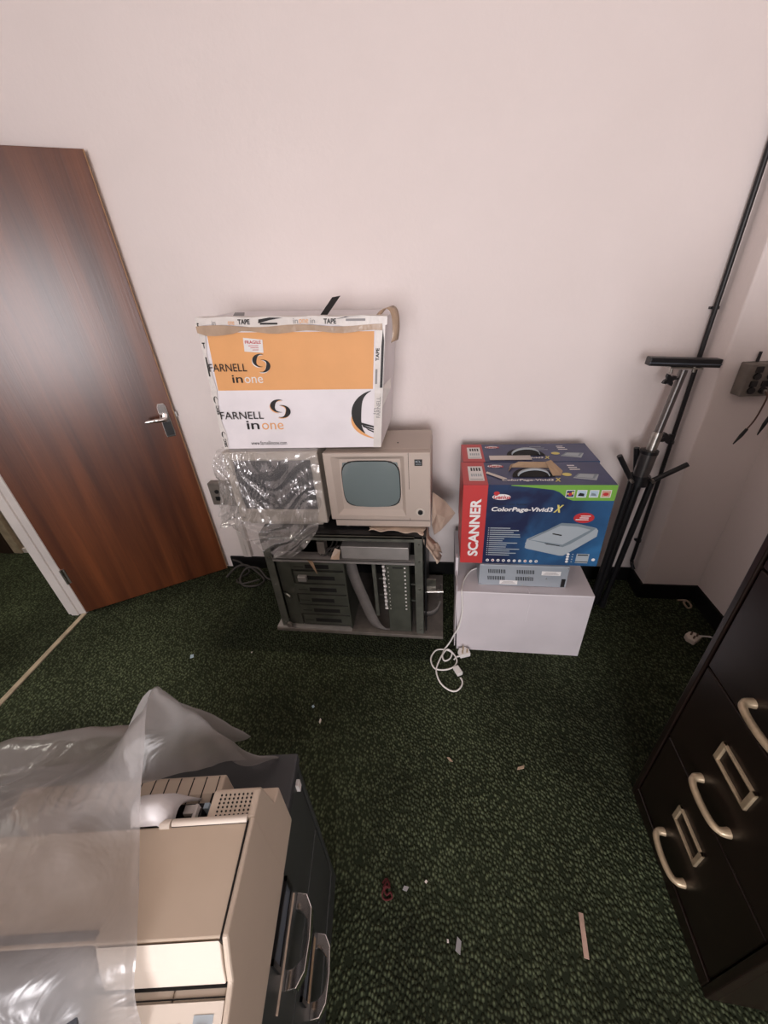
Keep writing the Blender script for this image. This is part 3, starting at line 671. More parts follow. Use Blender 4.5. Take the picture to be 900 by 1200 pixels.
for i, r in enumerate(rows):
    q = []
    for p in r:
        v_ = Vector(p); vw = v_ + noise.noise_vector(v_*8)*.03
        an = .75 + noise.noise(v_*3)*.9
        st = Vector(((vw.x*cos(an)+vw.z*sin(an))*13, (-vw.x*sin(an)+vw.z*cos(an))*3.2, 0))
        d = ridge(st, 1, 2)*.020 + ridge(st, 2.3, 5)*.008 + ridge(vw, 9, 9)*.008 + abs(noise.noise(v_*5))*.014 + noise.noise(v_*50)*.0008
        p2 = v_ + noise.noise_vector(v_*12)*.006
        if p[1] < 1.376: p2.y = min(p2.y, 1.370) - d
        else: p2.y = p[1]; p2.z = .9445
        q.append(tuple(p2))
    g.append(q)
bg = MB(); bg.grid(g)
# side flap falling back along the left side of the monitor
L0 = [g[i][0] for i in range(15, len(g)-13, 3)]
bg.grid([[p, (p[0]+.012, p[1]+.05, p[2]+.004), (p[0]+.022+.006*sin(i*1.3), p[1]+.10, p[2])] for i, p in enumerate(L0)])
tag(obj('plastic_bag', bg, 'bagclear'), 'clear crumpled plastic bag hanging over the left monitor screen', 'plastic bag')

# crumpled paper beneath the right monitor
pts = [(-.296,.018),(-.25,.020),(-.20,.023),(-.142,.020),(-.10,.01),(-.06,-.028),(-.030,-.075)]
rows = []
for s_ in range(7):
    r = []
    for i, (x, dz) in enumerate(smooth_path([(a, 0, b) for a, b in pts], 4)[0:0] or []): pass
    path = smooth_path([(a, 0, b_) for a, b_ in pts], 4)
    for i, p in enumerate(path):
        t = i/(len(path)-1)
        y = 1.345 + .012*s_ + .006*sin(i*.9+s_)
        zz = ZM + .004 + max(p[2]-.004*s_, -.09) - (.028*(1-s_/6))*(.4+.6*t)
        if x: pass
        zz = zz + .006*noise.noise(Vector((p[0]*30, s_*.8, 1)))
        if y > 1.325 and p[0] < X1: zz = max(zz, ZM + .003)
        zz = min(zz, ZM + .011) if y > 1.37 and p[0] < -.04 else zz
        r.append((p[0]+.02*(s_/6)*t + .004*sin(s_*2.2), y if p[0] < X1-.02 else y-.015*t, zz))
    rows.append(r)
pm = MB(); pm.grid(rows)
# the strip spilling down at the right end
e0 = [rows[s_][-1] for s_ in range(7)]
pm.grid([[p, (p[0]+.012, p[1]-.004, p[2]-.020), (p[0]+.022+.006*sin(i*2.1), p[1]-.006, p[2]-.045+.012*sin(i*1.7))] for i, p in enumerate(e0)])
tag(obj('paper_sheet', pm, 'paper', solid=.0012), 'crumpled cream paper strip sticking out under the right monitor', 'paper')
pm = MB()
B_ = [(-.030,1.50,.692),(.024,1.53,.632),(.072,1.545,.560),(.052,1.535,.532),(.006,1.50,.492),(-.022,1.47,.488),(-.032,1.44,.560)]
pm.add(B_+[(-.012,1.47,.60),(.026,1.50,.560)], [(0,1,7),(1,2,8),(2,3,8),(3,4,8),(4,5,7,8),(5,6,7),(6,0,7),(1,8,7)])
tag(obj('paper_sheet', pm, 'paper', solid=.0015), 'brownish paper flap poking out behind right side of the monitor', 'paper')

# ------------------------------------------------------------------ white and orange carton on the monitors
bx = thing('cardboard_box', 'large white carton with orange band resting on top of both monitors', 'box', (-.868,1.392,.9455), 0)
BW, BH, BD = .642, .468, .375
SH = .085
KB = lambda x, y, z: (x + SH*z, y + .018*sin(pi*z/BH)*(-.35) if y < .01 else y, z)
fn = lambda u, v, d=0: (lambda x, z: (x + SH*z + .012*(u-.5)*v, -d - .004*sin(pi*v) , z + v*(.010-.030*u)))(u*BW, v*BH)
def cbox():
    mb = MB()
    nx, nz = 12, 8
    rows = [[fn(i/nx, k_/nz, 0) for i in range(nx+1)] for k_ in range(nz+1)]
    back = [[(p[0], BD, p[2]) for p in r] for r in rows]
    mb.grid(rows, 0, False); mb.grid([r[::-1] for r in back], 0, False)
    for side in (0, -1):
        a = [r[side] for r in rows]; b_ = [r[side] for r in back]
        mb.grid([[p, q] if side == 0 else [q, p] for p, q in zip(b_, a)][::1], 0, False)
    mb.grid([rows[0], back[0]][::-1], 0, False)
    mb.grid([rows[-1], back[-1]], 0, False)
    return mb
obj('carton', cbox(), 'whitecard', bx)
def band(mb, u0, u1, v0, v1, mi, d, n=10):
    mb.grid([[fn(u0+(u1-u0)*i/n, v0+(v1-v0)*k_/4, d) for i in range(n+1)] for k_ in range(5)], mi, False)
ob = MB(); band(ob, .035, .945, .49, .905, 0, .0008); obj('orange_band', ob, 'orange', bx)['label'] = 'orange printed upper band'
fu = lambda a, b_, d: fn(a, b_, d)
tx = MB()
def swirl(cx, cy, rx, ry, oc):
    crescent(tx, fu, cx-rx*.12, cy+ry*.28, rx*.92, ry*.66, pi*.45, pi*1.62, rx*.5, oc, .0016, tilt=-.35)
    crescent(tx, fu, cx+rx*.12, cy-ry*.28, rx*.92, ry*.66, -pi*.55, pi*.62, rx*.5, oc, .0016, tilt=-.35)
    crescent(tx, fu, cx-rx*.02, cy+ry*.36, rx*.95, ry*.66, pi*.45, pi*1.70, rx*.52, 0, .0021, tilt=-.35)
    crescent(tx, fu, cx+rx*.22, cy-ry*.20, rx*.90, ry*.66, -pi*.55, pi*.70, rx*.52, 0, .0021, tilt=-.35)
text(tx, fu, 'FARNELL', .012, .235, .635, .69, 0, .0058)
text(tx, fu, 'in', .135, .198, .548, .607, 0, .0018, .012)
text(tx, fu, 'one', .208, .318, .545, .592, 1, .0018)
swirl(.318, .685, .048, .072, 1)
text(tx, fu, 'FARNELL', .018, .292, .262, .322, 0, .0058)
text(tx, fu, 'in', .172, .252, .172, .245, 0, .0018, .012)
text(tx, fu, 'one', .268, .405, .168, .225, 2, .0018)
swirl(.395, .335, .058, .080, 2)
text(tx, fu, 'www.farnellinone.com', .18, .412, .033, .068, 0, .0018, .0)
crescent(tx, fu, 1.0, .285, .175, .205, pi*.53, pi*1.22, .06, 0, .0018, tilt=.25)
crescent(tx, fu, 1.02, .245, .20, .175, pi*.90, pi*1.42, .026, 2, .0017, tilt=.1)
for i in range(4):
    y0 = .225 - .026*i
    poly(tx, fu, [(.865+.028*i, y0-.02),(.985, y0-.062),(.985, y0-.050),(.865+.02*i, y0+.0)], 0, .0019)
obj('lettering', tx, ['ink','whiteink','orange'], bx)
# tapes
tp = MB()
n = 16
tp.grid([[fn(-.012+1.022*i/n, 1.006-.004*sin(i*1.7), .004) for i in range(n+1)], [fn(-.012+1.022*i/n, .948+.012*sin(i*.8)+.004*sin(i*2.3), .005) for i in range(n+1)]][::-1], 0, False)
tp.grid([[fn(-.012+1.022*i/n, 1.006-.004*sin(i*1.7), .004) for i in range(n+1)], [(fn(-.012+1.022*i/n,1,0)[0], .05, fn(-.012+1.022*i/n,1,0)[2]+.003) for i in range(n+1)]], 0, False)
tp.grid([[fn(-.008, v/8, .003) for v in range(9)], [fn(.022+.009*sin(v*1.9), v/8, .004) for v in range(9)]], 0, False)
tp.grid([[fn(.955, v/8, .003) for v in range(9)], [fn(1.001, v/8, .003) for v in range(9)]], 0, False)
wt = obj('printed_tape', tp, 'tapewhite', bx); wt['label'] = 'white tape printed with black words'
tx = MB()
for u0 in (.225, .685): text(tx, fu, 'TAPE', u0, u0+.065, .958, .992, 0, .0066, .03)
text(tx, fu, 'in', .525, .55, .962, .995, 1, .0066); text(tx, fu, 'one', .555, .605, .962, .99, 2, .0066); text(tx, fu, 'in', .615, .64, .962, .995, 1, .0066)
text(tx, fu, 'in', .08, .10, .955, .985, 1, .0066); text(tx, fu, 'one', .17, .205, .955, .98, 2, .0066)
poly(tx, fu, [(.335,.965),(.40,.985),(.47,1.0),(.40,1.002),(.34,.99)], 0, .0066); rect(tx, fu, .345,.44,.956,.968,0,.0066); rect(tx, fu, .80,.90,.975,.99,1,.0066)
poly(tx, fu, [(.74,.985),(.82,1.002),(.90,1.003),(.80,1.004)], 0, .0066)
text(tx, fu, 'TAPE', .957, .975, .70, .79, 0, .0052, .03, turn=True)
poly(tx, fu, [(.984,.50),(.998,.50),(.998,.84),(.990,.92),(.985,.80)], 0, .0052)
rect(tx, fu, .957,.968,.53,.64,1,.0052)
text(tx, fu, 'FARNELL', .968, .99, .26, .43, 1, .0052, 0, turn=True); text(tx, fu, 'in', .95,.965,.29,.34,1,.0052,0,turn=True)
for v0 in (.30, .02): text(tx, fu, 'SEC', .002, .020, v0, v0+.075, 0, .0055, .03, turn=True)
for v0 in (.42, .13): crescent(tx, fu, .011, v0, .013, .028, 0, pi*1.5, .008, 0, .0055)
rect(tx, fu, .002,.010,.60,.74,0,.0055); text(tx, fu, 'T', .0,.016,.80,.84,0,.0055,.03); text(tx, fu, '5', -.006,.006,.93,.97,0,.0066,.03)
obj('lettering', tx, ['ink','greyink','orange'], wt)
tp = MB(); n = 20
tp.grid([[fn(-.012+1.0*i/n, .905-.010*sin(i*.9)-.012*(i in (1,2,3,4)), .0065+.0015*sin(i*2.)) for i in range(n+1)], [fn(-.014+1.0*i/n, .948+.008*sin(i*.7), .0065) for i in range(n+1)]], 0, False)
# loose loop at the right top corner
lp = smooth_path([(.955,.03,.995),(.975,.05,1.03),(1.005,.06,1.045),(1.03,.05,1.02),(1.045,.03,.96),(1.05,.02,.88),(1.045,.02,.82)], 4)
tp.grid([[(fn(u,v,0)[0]-.010, y, fn(u,v,0)[2]) , (fn(u,v,0)[0]+.012, y+.022, fn(u,v,0)[2]+.006)] for u, y, v in lp], 0, True)
obj('parcel_tape', tp, 'tapebrown', bx, solid=.0012)['label'] = 'loose brown parcel tape along the top edge'
lb = MB(); poly(lb, fu, [(.235,.775),(.342,.765),(.345,.855),(.238,.870)], 0, .0024)
text(lb, fu, 'FRAGILE', .245,.335,.828,.850,1,.003,.02); 
for i in range(3): rect(lb, fu, .262+.01*i,.318,.812-.014*i,.816-.014*i,1,.003)
obj('fragile_sticker', lb, ['whiteink','redink'], bx)
fp = MB(); fp.add([(fn(.62,1,0)[0], .10, BH-.012),(fn(.66,1,0)[0], .10, BH-.012),(fn(.735,1,0)[0], .13, BH+.045),(fn(.69,1,0)[0], .13, BH+.042)], [(0,1,2,3)]); obj('loose_flap', fp, 'ink', bx, solid=.002)
fp = MB(); fp.add([(fn(.13,1,0)[0], .08, BH),(fn(.20,1,0)[0], .08, BH),(fn(.195,1,0)[0], .10, BH+.014),(fn(.14,1,0)[0], .10, BH+.016)], [(0,1,2,3)]); obj('loose_flap', fp, 'greyink', bx, solid=.002)
# tape torn at the right side edge
fp = MB(); fp.add([fn(.99,.50,.004), (fn(1.0,.50,0)[0]+.018,.10,.50*BH), (fn(1.0,.44,0)[0]+.022,.05,.44*BH), fn(.99,.30,.004)], [(0,1,2,3)]); obj('torn_tape', fp, 'tapewhite', bx, solid=.001)

# ------------------------------------------------------------------ pale carton
wb = thing('cardboard_box', 'plain pale grey carton standing on the carpet below the scanner boxes', 'box', (.086,1.247,0), 0)
CW, CH, CD = .533, .355, .46
b = MB()
n = 10
def wfn(u, v, d=0): return (u*CW + (-.010+.012*u)*v, -d-.006*sin(pi*u)*sin(pi*v)*.6, v*CH + .002*sin(u*9)*v)
rows = [[wfn(i/n, k_/6) for i in range(n+1)] for k_ in range(7)]; back = [[(p[0], CD, p[2]) for p in r] for r in rows]
b.grid(rows, 0, False); b.grid([r[::-1] for r in back], 0, False)
b.grid([[q[0], p[0]] for p, q in zip(rows, back)], 0, False); b.grid([[p[-1], q[-1]] for p, q in zip(rows, back)], 0, False); b.grid([rows[-1], back[-1]], 0, False); b.grid([back[0], rows[0]], 0, False)
obj('carton', b, 'greycard', wb)
f = MB(); f.box(-.012,-.008,.0,.13,.02,CH+.03); f.box(-.014,-.002,.10,.13,CH,CH+.10)
obj('side_flap', f, 'greycard', wb, bevel=.001)
cs = MB(); cs.box(.008,CW-.012,-.0012,.001,CH-.004,CH+.0008); cs.tube([(.29,-.003,.30),(.285,-.0045,.20)], .0007, n=5); cs.tube([(.285,.0,CH+.001),(.28,.03,CH+.001)],.0015,n=5); obj('edge_crease', cs, 'whitecard', wb)

# ------------------------------------------------------------------ grey electronics unit
pu = thing('power_supply_unit', 'flat galvanised electronics unit lying between the carton and scanner boxes', 'electronics unit', (.168,1.292,CH+.002))
UW, UH = .352, .108
b = MB(); b.box(0, UW, 0, .40, 0, UH); obj('case', b, 'galv', pu, bevel=.002)
uf = lambda a, z, d: (a, -d, z)
for (x0, z0) in ((.034,.066),(.148,.066),(.034,.030),(.148,.030)):
    v = MB()
    for k_ in range(10):
        x = x0 + k_*.0072; poly(v, uf, [(x+.003,z0),(x+.0068,z0),(x+.0045,z0+.020),(x+.0008,z0+.020)], 0, .0006)
    obj('vent', v, 'slot', pu)
for (x0,x1,z0) in ((.254,.316,.066),(.092,.152,.012)):
    v = MB(); rect(v, uf, x0-.006, x1+.006, z0-.004, z0+.017, 0, .0006); lbo = obj('label', v, 'whiteink', pu); v = MB()
    for k_ in range(3): rect(v, uf, x0+.004*k_, x1-.006*k_, z0+.005*k_, z0+.005*k_+.0018, 0, .0010)
    obj('small_print', v, 'greyink', lbo)
v = MB(); v.box(.330,.345,-.002,.01,.004,.045); obj('power_inlet', v, 'black', pu)
for x, z in ((.006,.008),(.346,.100),(.18,.006),(.20,.05),(.27,.045)): obj('screw', MB().tube([(x,0,z),(x,-.002,z)], .0025, n=8), 'steel', pu)

# ------------------------------------------------------------------ scanner boxes
GW, GH = .533, .361
def scanner_box(loc, d, label, first, rz):
    t = thing('scanner_box', label, 'box', loc, rz, 'boxed flatbed scanners')
    b = MB(); b.box(0, GW, 0, d, 0, GH); ca = obj('carton', b, 'navy', t, bevel=.0015)
    F_ = lambda u, v, d_: (u*GW, -d_, v*GH)
    T_ = lambda u, v, d_: (u*GW, v*d, GH+d_)
    p = MB(); rect(p, F_, 0, 1, 0, 1, 0, .0003); obj('blue_front', p, 'blue', t)
    p = MB(); rect(p, F_, 0, .167, 0, 1, 0, .0006); rect(p, T_, 0, .167, 0, 1, 0, .0006)
    p.box(-.0006, 0, 0, d, 0, GH)
    rp_ = obj('red_panel', p, 'red', t)
    p = MB(); text(p, F_, 'SCANNER', .052, .128, .10, .84, 0, .0010, .035, turn=True); obj('lettering', p, 'whiteink', rp_)
    if first:
        p = MB(); poly(p, F_, [(.32,1),(.32,.992),(.47,.97),(.60,.945),(.64,.92),(.70,.845),(.735,.825),(1,.825),(1,1)], 0, .0006); obj('green_band', p, 'green', t)
    p = MB()
    xs = ((.682,.738),(.752,.815),(.832,.890),(.905,.968))
    for i, (a, b_) in enumerate(xs):
        rect(p, F_, a, b_, .862, .945, 4, .0010)
        rect(p, F_, a+.004, b_-.004, .869, .938, (1,6,6,5)[i], .0012)
    rect(p, F_, .690,.73,.895,.912,3,.0014); ell(p, F_, .71,.898,.012,.018,2,.0016,14); ell(p, F_, .725,.917,.008,.010,3,.0016,12)
    poly(p, F_, [(.76,.88),(.80,.875),(.80,.905),(.77,.915)], 0, .0014); poly(p, F_, [(.842,.885),(.878,.88),(.87,.905),(.845,.915)], 8, .0014); ell(p, F_, .935,.90,.018,.018,2,.0014,14)
    # red brand lettering with white rim
    ell(p, F_, .262,.862,.062,.034,4,.0010); ell(p, F_, .228,.905,.020,.022,2,.0011); ell(p, F_, .228,.905,.014,.016,2,.0012)
    text(p, F_, 'Genius', .208,.322,.838,.886,2,.0014,.03)
    text(p, F_, 'Advanced Color Scanner', .21,.44,.768,.790,0,.0010)
    text(p, F_, 'ColorPage-Vivid3', .197,.612,.676,.744,4,.0012,.03, shear=.12)
    text(p, F_, 'X', .622,.668,.684,.775,3,.0012,.05, shear=.2)
    ell(p, F_, .833,.622,.068,.062,2,.0010)
    for k_, (a, b_) in enumerate(((.82,.875),(.815,.865),(.79,.865))): rect(p, F_, a-.01, b_, .640-.022*k_, .650-.022*k_, 4, .0013)
    # flatbed scanner picture
    def q(x, y):
        v_ = 1-(y-289)/(398+ (0)); l = 60-(1-v_)*18; r = 838-(1-v_)*120
        return ((x-l)/(r-l), v_)
    sh = [q(*c) for c in ((372,595),(385,550),(480,505),(560,465),(640,468),(728,488),(736,500),(728,530),(600,610),(560,634),(540,634),(380,600))]
    poly(p, F_, sh[::-1], 7, .0010)
    poly(p, F_, [q(*c) for c in ((388,552),(560,465),(640,468),(726,490),(690,515),(600,570),(560,588))][::-1], 8, .0013)
    poly(p, F_, [q(*c) for c in ((400,552),(555,478),(640,482),(700,496),(560,575))][::-1], 9, .0016)
    poly(p, F_, [q(*c) for c in ((376,570),(386,560),(560,600),(555,632),(378,598))][::-1], 7, .0015)
    poly(p, F_, [q(*c) for c in ((470,568),(545,580),(548,584),(480,574))][::-1], 0, .0019)
    poly(p, F_, [q(*c) for c in ((512,517),(520,517),(560,524),(556,530),(514,522))][::-1], 0, .0019)
    poly(p, F_, [q(*c) for c in ((560,600),(690,520),(732,496),(728,528),(600,608),(560,632))][::-1], 9, .0014)
    # small print
    rnd = random.Random(3)
    for k_ in range(14):
        v_ = .475 - k_*.0275
        if v_ < .115: break
        rect(p, F_, .205, .30+rnd.random()*(.20 if k_ < 6 else .13), v_, v_+.011, 10, .0010); rect(p, F_, .192,.198,v_+.002,v_+.010,4,.0010)
    for k_ in range(10): ell(p, F_, .205+k_*.040, .045, .0115, .019, 4, .0010, 14); ell(p, F_, .205+k_*.040, .045, .006, .009, (8,2,8,0,8,10,6,2,10,8)[k_], .0014, 10)
    for k_ in range(4): ell(p, F_, .782, .155-.034*k_, .011, .015, 4, .0010, 14); ell(p, F_, .815, .155-.034*k_, .005, .008, 10, .0010, 10)
    rect(p, F_, .842,.93,.038,.165,7,.0010); rect(p, F_, .85,.922,.075,.125,9,.0013); rect(p, F_, .85,.922,.14,.155,0,.0013); rect(p, F_, .842,.93,.05,.06,0,.0013); ell(p, F_, .965,.088,.013,.019,4,.0010,16)
    # top face printing
    rect(p, T_, .042,.148,.16,.80,4,.0010)
    for k_ in range(4): rect(p, T_, .062+.0195*k_,.074+.0195*k_,.58,.73,0,.0013)
    for k_ in range(5): rect(p, T_, .060+.016*k_,.070+.016*k_,.34,.46,10,.0013)
    rect(p, T_, .05,.14,.22,.235,0,.0013)
    ell(p, T_, .245,.80,.055,.07,4,.0010); text(p, T_, 'Genius', .20,.305,.74,.86,2,.0013,.03)
    text(p, T_, 'ColorPage-Vivid3', .262,.605,.125,.235,4,.0012,.03, shear=.08); text(p, T_, 'X', .615,.652,.125,.27,3,.0012,.05, shear=.1)
    for k_ in range(3): rect(p, T_, .55,.68-.02*k_,.62+.09*k_,.645+.09*k_,10,.0010); rect(p, T_, .76,.83-.01*k_,.62+.09*k_,.66+.09*k_,4,.0010)
    ell(p, T_, .72,.42,.032,.07,3,.0010)
    poly(p, T_, [(.745,.27),(.80,.46),(.93,.42),(.885,.17)], 7, .0010); poly(p, T_, [(.752,.30),(.802,.46),(.925,.43),(.88,.24)], 8, .0013); poly(p, T_, [(.77,.31),(.81,.44),(.90,.415),(.87,.26)], 7, .0016)
    obj('printing', p, ['ink','navy','redink','yellow','whiteink','tan_print','cyan_print','scan1','scan2','scan1','scan1'], t)
    # carry handle in its cutout
    hc = MB(); pts = [(.49+.145*cos(a), .30+.42*sin(a)) for a in [pi*i/18 for i in range(19)]]
    poly(hc, T_, pts, 0, .0016); obj('handle_cutout', hc, 'slot', t)
    hd = MB(); path = [(GW*(.49+.105*cos(a)), d*.34+.004, GH+.003+.026*sin(a)) for a in [pi*i/16 for i in range(17)]]
    hd.grid([[(x, y-.008, z), (x, y+.008, z)] for x, y, z in path], 0, True); obj('carry_handle', hd, 'scan1', t, solid=.003)
    if first:
        tc_ = MB(); tc_.add([(GW*.34,d*.74,GH+.002),(GW*.41,d*.80,GH+.02),(GW*.60,d*.80,GH+.018),(GW*.62,d*.70,GH+.002)],[(0,1,2,3)])
        tc_.add([(GW*.62,d*.36,GH+.002),(GW*.60,d*.78,GH+.020),(GW*.64,d*.80,GH+.026),(GW*.70,d*.52,GH+.006),(GW*.675,d*.36,GH+.002)],[(0,1,2,3,4)])
        tc_.add([(GW*.33,d*.55,GH+.002),(GW*.38,d*.78,GH+.014),(GW*.36,d*.84,GH+.003)],[(0,1,2)])
        obj('torn_card', tc_, 'kraft', t, solid=.0012)
        tp_ = MB(); poly(tp_, T_, [(.178,.54),(.165,.46),(.28,.18),(.305,.24)][::-1], 0, .0028); obj('sticker', tp_, 'litter', t)
    else:
        tp_ = MB(); rect(tp_, T_, .205,.52,.06,.30,0,.0028); obj('sticker', tp_, 'litter', t)
    return t
ZS = CH + .002 + UH + .001
scanner_box((.088,1.302,ZS), .205, 'front scanner box with torn carry handle cutout and full blue face showing', True, 0)
scanner_box((.096,1.512,ZS), .198, 'rear scanner box against the wall with white sticker across its top', False, 0)

# ------------------------------------------------------------------ white mains cable with coil
cabt = thing('power_cable', 'white mains cable trailing down the pale carton into a coil on carpet', 'cable', (0,0,0))
pth = [(.185,1.40,.362),(.165,1.392,.363),(.137,1.37,.362),(.112,1.32,.362),(.100,1.27,.362),(.096,1.236,.362),(.099,1.230,.315),(.101,1.229,.242),(.090,1.228,.165),(.072,1.232,.110),(.057,1.245,.05),(.040,1.245,.012)]
fl_ = [[0.031,1.238],[0.021,1.2],[0.03,1.172],[0.054,1.185],[0.064,1.217],[0.04,1.233],[-0.003,1.228],[-0.026,1.197],[-0.03,1.162],[-0.011,1.125],[0.035,1.123],[0.071,1.142],[0.085,1.171],[0.073,1.206],[0.045,1.232],[0.021,1.2],[0.002,1.153],[-0.006,1.109],[0.012,1.059],[0.047,1.028],[0.077,1.025],[0.099,1.047],[0.105,1.072],[0.098,1.090]]
pth += [(x, y, .004+.0028*((i//6) % 3)) for i, (x, y) in enumerate(fl_)]
c = MB(); c.tube(smooth_path(pth, 5), .0035, n=8); obj('cord', c, 'cable', cabt)
c = MB(); c.box(-.013,.013,-.02,.022,0,.018, X=Matrix.Translation((.088,1.118,.002)) @ Matrix.Rotation(.5,4,'Z')); obj('connector', c, 'cable', cabt, bevel=.003)
plg = MB(); X_ = Matrix.Translation((.118,1.215,.004)) @ Matrix.Rotation(.35,4,'Z')
plg.prism([(-.024,-.020),(.024,-.020),(.027,.008),(.014,.024),(-.014,.024),(-.027,.008)], lambda a, b_, d: tuple(X_ @ Vector((a,b_,d))), 0, .020)
po = obj('plug', plg, 'cable', cabt, bevel=.003)
pin = MB()
for (a, b_, wx, wy) in ((0,.011,.002,.004),(-.011,-.009,.0032,.002),(.011,-.009,.0032,.002)): pin.box(a-wx,a+wx,b_-wy,b_+wy,.020,.040, X=X_)
obj('pins', pin, 'brass', po)
c = MB(); c.tube(smooth_path([tuple(X_ @ Vector((-.02,-.012,.008))),(.085,1.195,.006),(.073,1.180,.006)]), .0035, n=8); obj('cord', c, 'cable', cabt)

# ------------------------------------------------------------------ tripod stand
ts = thing('tripod_stand', 'folded black tripod stand with crossbar leaning in the wall corner', 'tripod stand', (.80,1.58,0))
ts_o = Vector((.80,1.58,0))
def tl(*p): return tuple(Vector(p)-ts_o)
HUB = Vector((.85,1.62,.727)); TOP = Vector((.907,1.655,1.135)); FT = Vector((.80,1.58,0))
ax = (TOP-HUB).normalized(); ax2 = (HUB-Vector((.795,1.585,.0))).normalized()
b = MB(); mid = HUB + (TOP-HUB)*.42
b.tube([tl(*mid), tl(*TOP)], .0145, n=14); obj('upper_tube', b, 'graymetal', ts)
b = MB(); b.tube([tl(*(HUB-ax*.03)), tl(*mid)], .019, n=14); obj('inner_tube', b, 'steel', ts)
b = MB(); b.tube([tl(*(HUB-ax2*.02)), tl(*(HUB+ax2*.10))], [.030,.033], n=16); obj('collar', b, 'graymetal', ts)
b = MB(); b.tube([tl(*(HUB-ax2*.055)), tl(*(HUB-ax2*.012))], .039, n=16); obj('leg_bracket', b, 'blacksat', ts); obj('clamp_ring', MB().tube([tl(*(HUB+ax2*.085)), tl(*(HUB+ax2*.10))], .0345, n=16), 'blacksat', ts)
b = MB(); b.tube([tl(*(HUB-ax2*.72)), tl(*(HUB-ax2*.0))], .017, n=14); obj('lower_tube', b, 'blacksat', ts)
for i, (dx, dy, sx, sy, sz) in enumerate(((-.040,-.02,-.075,-.0,.115),(-.005,.030,-.028,.0,.13),(.040,-.02,.115,-.0,.075))):
    a = HUB + Vector((dx, dy, -.03)); foot = (Vector((.768,1.560,.012)), Vector((.80,1.615,.012)), Vector((.826,1.570,.012)))[i]
    b = MB(); b.tube([tl(*a), tl(*foot)], .0125, n=12); lg = obj('leg', b, 'blacksat', ts)
    s_ = MB(); s_.tube([tl(*a), tl(*(a+Vector((sx,sy,sz))))], .0105, n=12); obj('brace', s_, 'blacksat', ts)
    s_ = MB(); s_.tube([tl(*(foot-Vector((0,0,.011)))), tl(*(foot+Vector((.002,.002,.03))))], .016, n=12); obj('rubber_foot', s_, 'black', lg)
    s_ = MB(); s_.tube([tl(*(a+Vector((-.01,-.012,.01)))), tl(*(a+Vector((-.01,-.030,.008))))], .007, n=8); obj('rivet', s_, 'steel', ts)
def star(name, c, n_, r):
    b = MB(); pts = []
    for i in range(16):
        rr = r if i % 4 in (0,) else (r*.45 if i % 4 == 2 else r*.72); an = 2*pi*i/16 + .5; pts.append((rr*cos(an), rr*sin(an)))
    b.prism(pts, lambda u, v_, d: tl(c[0]+u, c[1]-d, c[2]+v_), 0, .014); b.tube([tl(c[0], c[1], c[2]), tl(c[0]+n_, c[1]+.01, c[2])], .004, n=8)
    obj(name, b, 'black', ts, bevel=.001)
star('star_knob', (.855,1.64,1.105), .05, .026)
star('star_knob', (.912,1.645,.872), -.03, .028)
# crossbar
b = MB(); b.box(-.126,.122,-.020,.020,.0,.030, X=Matrix.Translation(tl(.898,1.658,1.148)) @ Matrix.Rotation(radians(4),4,'Y') ); cb_ = obj('crossbar', b, 'black', ts, bevel=.003)
b = MB(); b.box(-.126,.122,-.0225,-.019,.010,.013, X=Matrix.Translation(tl(.898,1.658,1.148)) @ Matrix.Rotation(radians(4),4,'Y')); obj('bar_channel', b, 'scan3', cb_)
b = MB(); b.box(-.050,.062,-.026,.020,-.006,-.001, X=Matrix.Translation(tl(.898,1.658,1.148)) @ Matrix.Rotation(radians(4),4,'Y')); 
for x in (-.042, .035): b.tube([tl(.898+x,1.640,1.147), tl(.898+x,1.640,1.128)], .006, n=8)
obj('mount_plate', b, 'steel', ts)

# ------------------------------------------------------------------ wall socket, trunking and cables at the left
sk = thing('wall_socket', 'grey metal wall socket half hidden behind the left bagged monitor', 'wall socket', (-1.26,YW,.475))
b = MB(); b.box(0,.15,-.045,0,0,.135); obj('housing', b, 'socketgrey', sk, bevel=.004)
b = MB(); b.tube([(.045,-.045,.085),(.045,-.050,.085)], .012, n=12); b.box(.028,.062,-.048,-.044,.03,.055); obj('socket', b, 'black', sk)
tag(obj('cable_trunking', MB().box(-1.185,-1.135,YW-.028,YW,.10,.46).box(-1.163,-1.158,YW-.030,YW-.027,.10,.46), 'white_paint', bevel=.003), 'white vertical cable trunking on the wall left of the chassis', 'cable trunking')
c = MB()
c.tube(smooth_path([(-1.27,1.66,.02),(-1.23,1.72,.05),(-1.17,1.73,.06),(-1.10,1.70,.05),(-1.03,1.66,.012),(-1.05,1.61,.012),(-1.13,1.60,.012),(-1.17,1.64,.03),(-1.15,1.70,.06),(-1.08,1.71,.055),(-1.02,1.67,.02),(-.98,1.66,.012)]), .007, n=8)
c.tube(smooth_path([(-1.25,1.74,.09),(-1.20,1.735,.075),(-1.15,1.72,.02),(-1.20,1.65,.01),(-1.14,1.61,.02),(-1.05,1.64,.03)]), .005, n=8)
tag(obj('cable_bundle', c, 'cabledark'), 'looped dark cables on the floor between the door and chassis', 'cable')

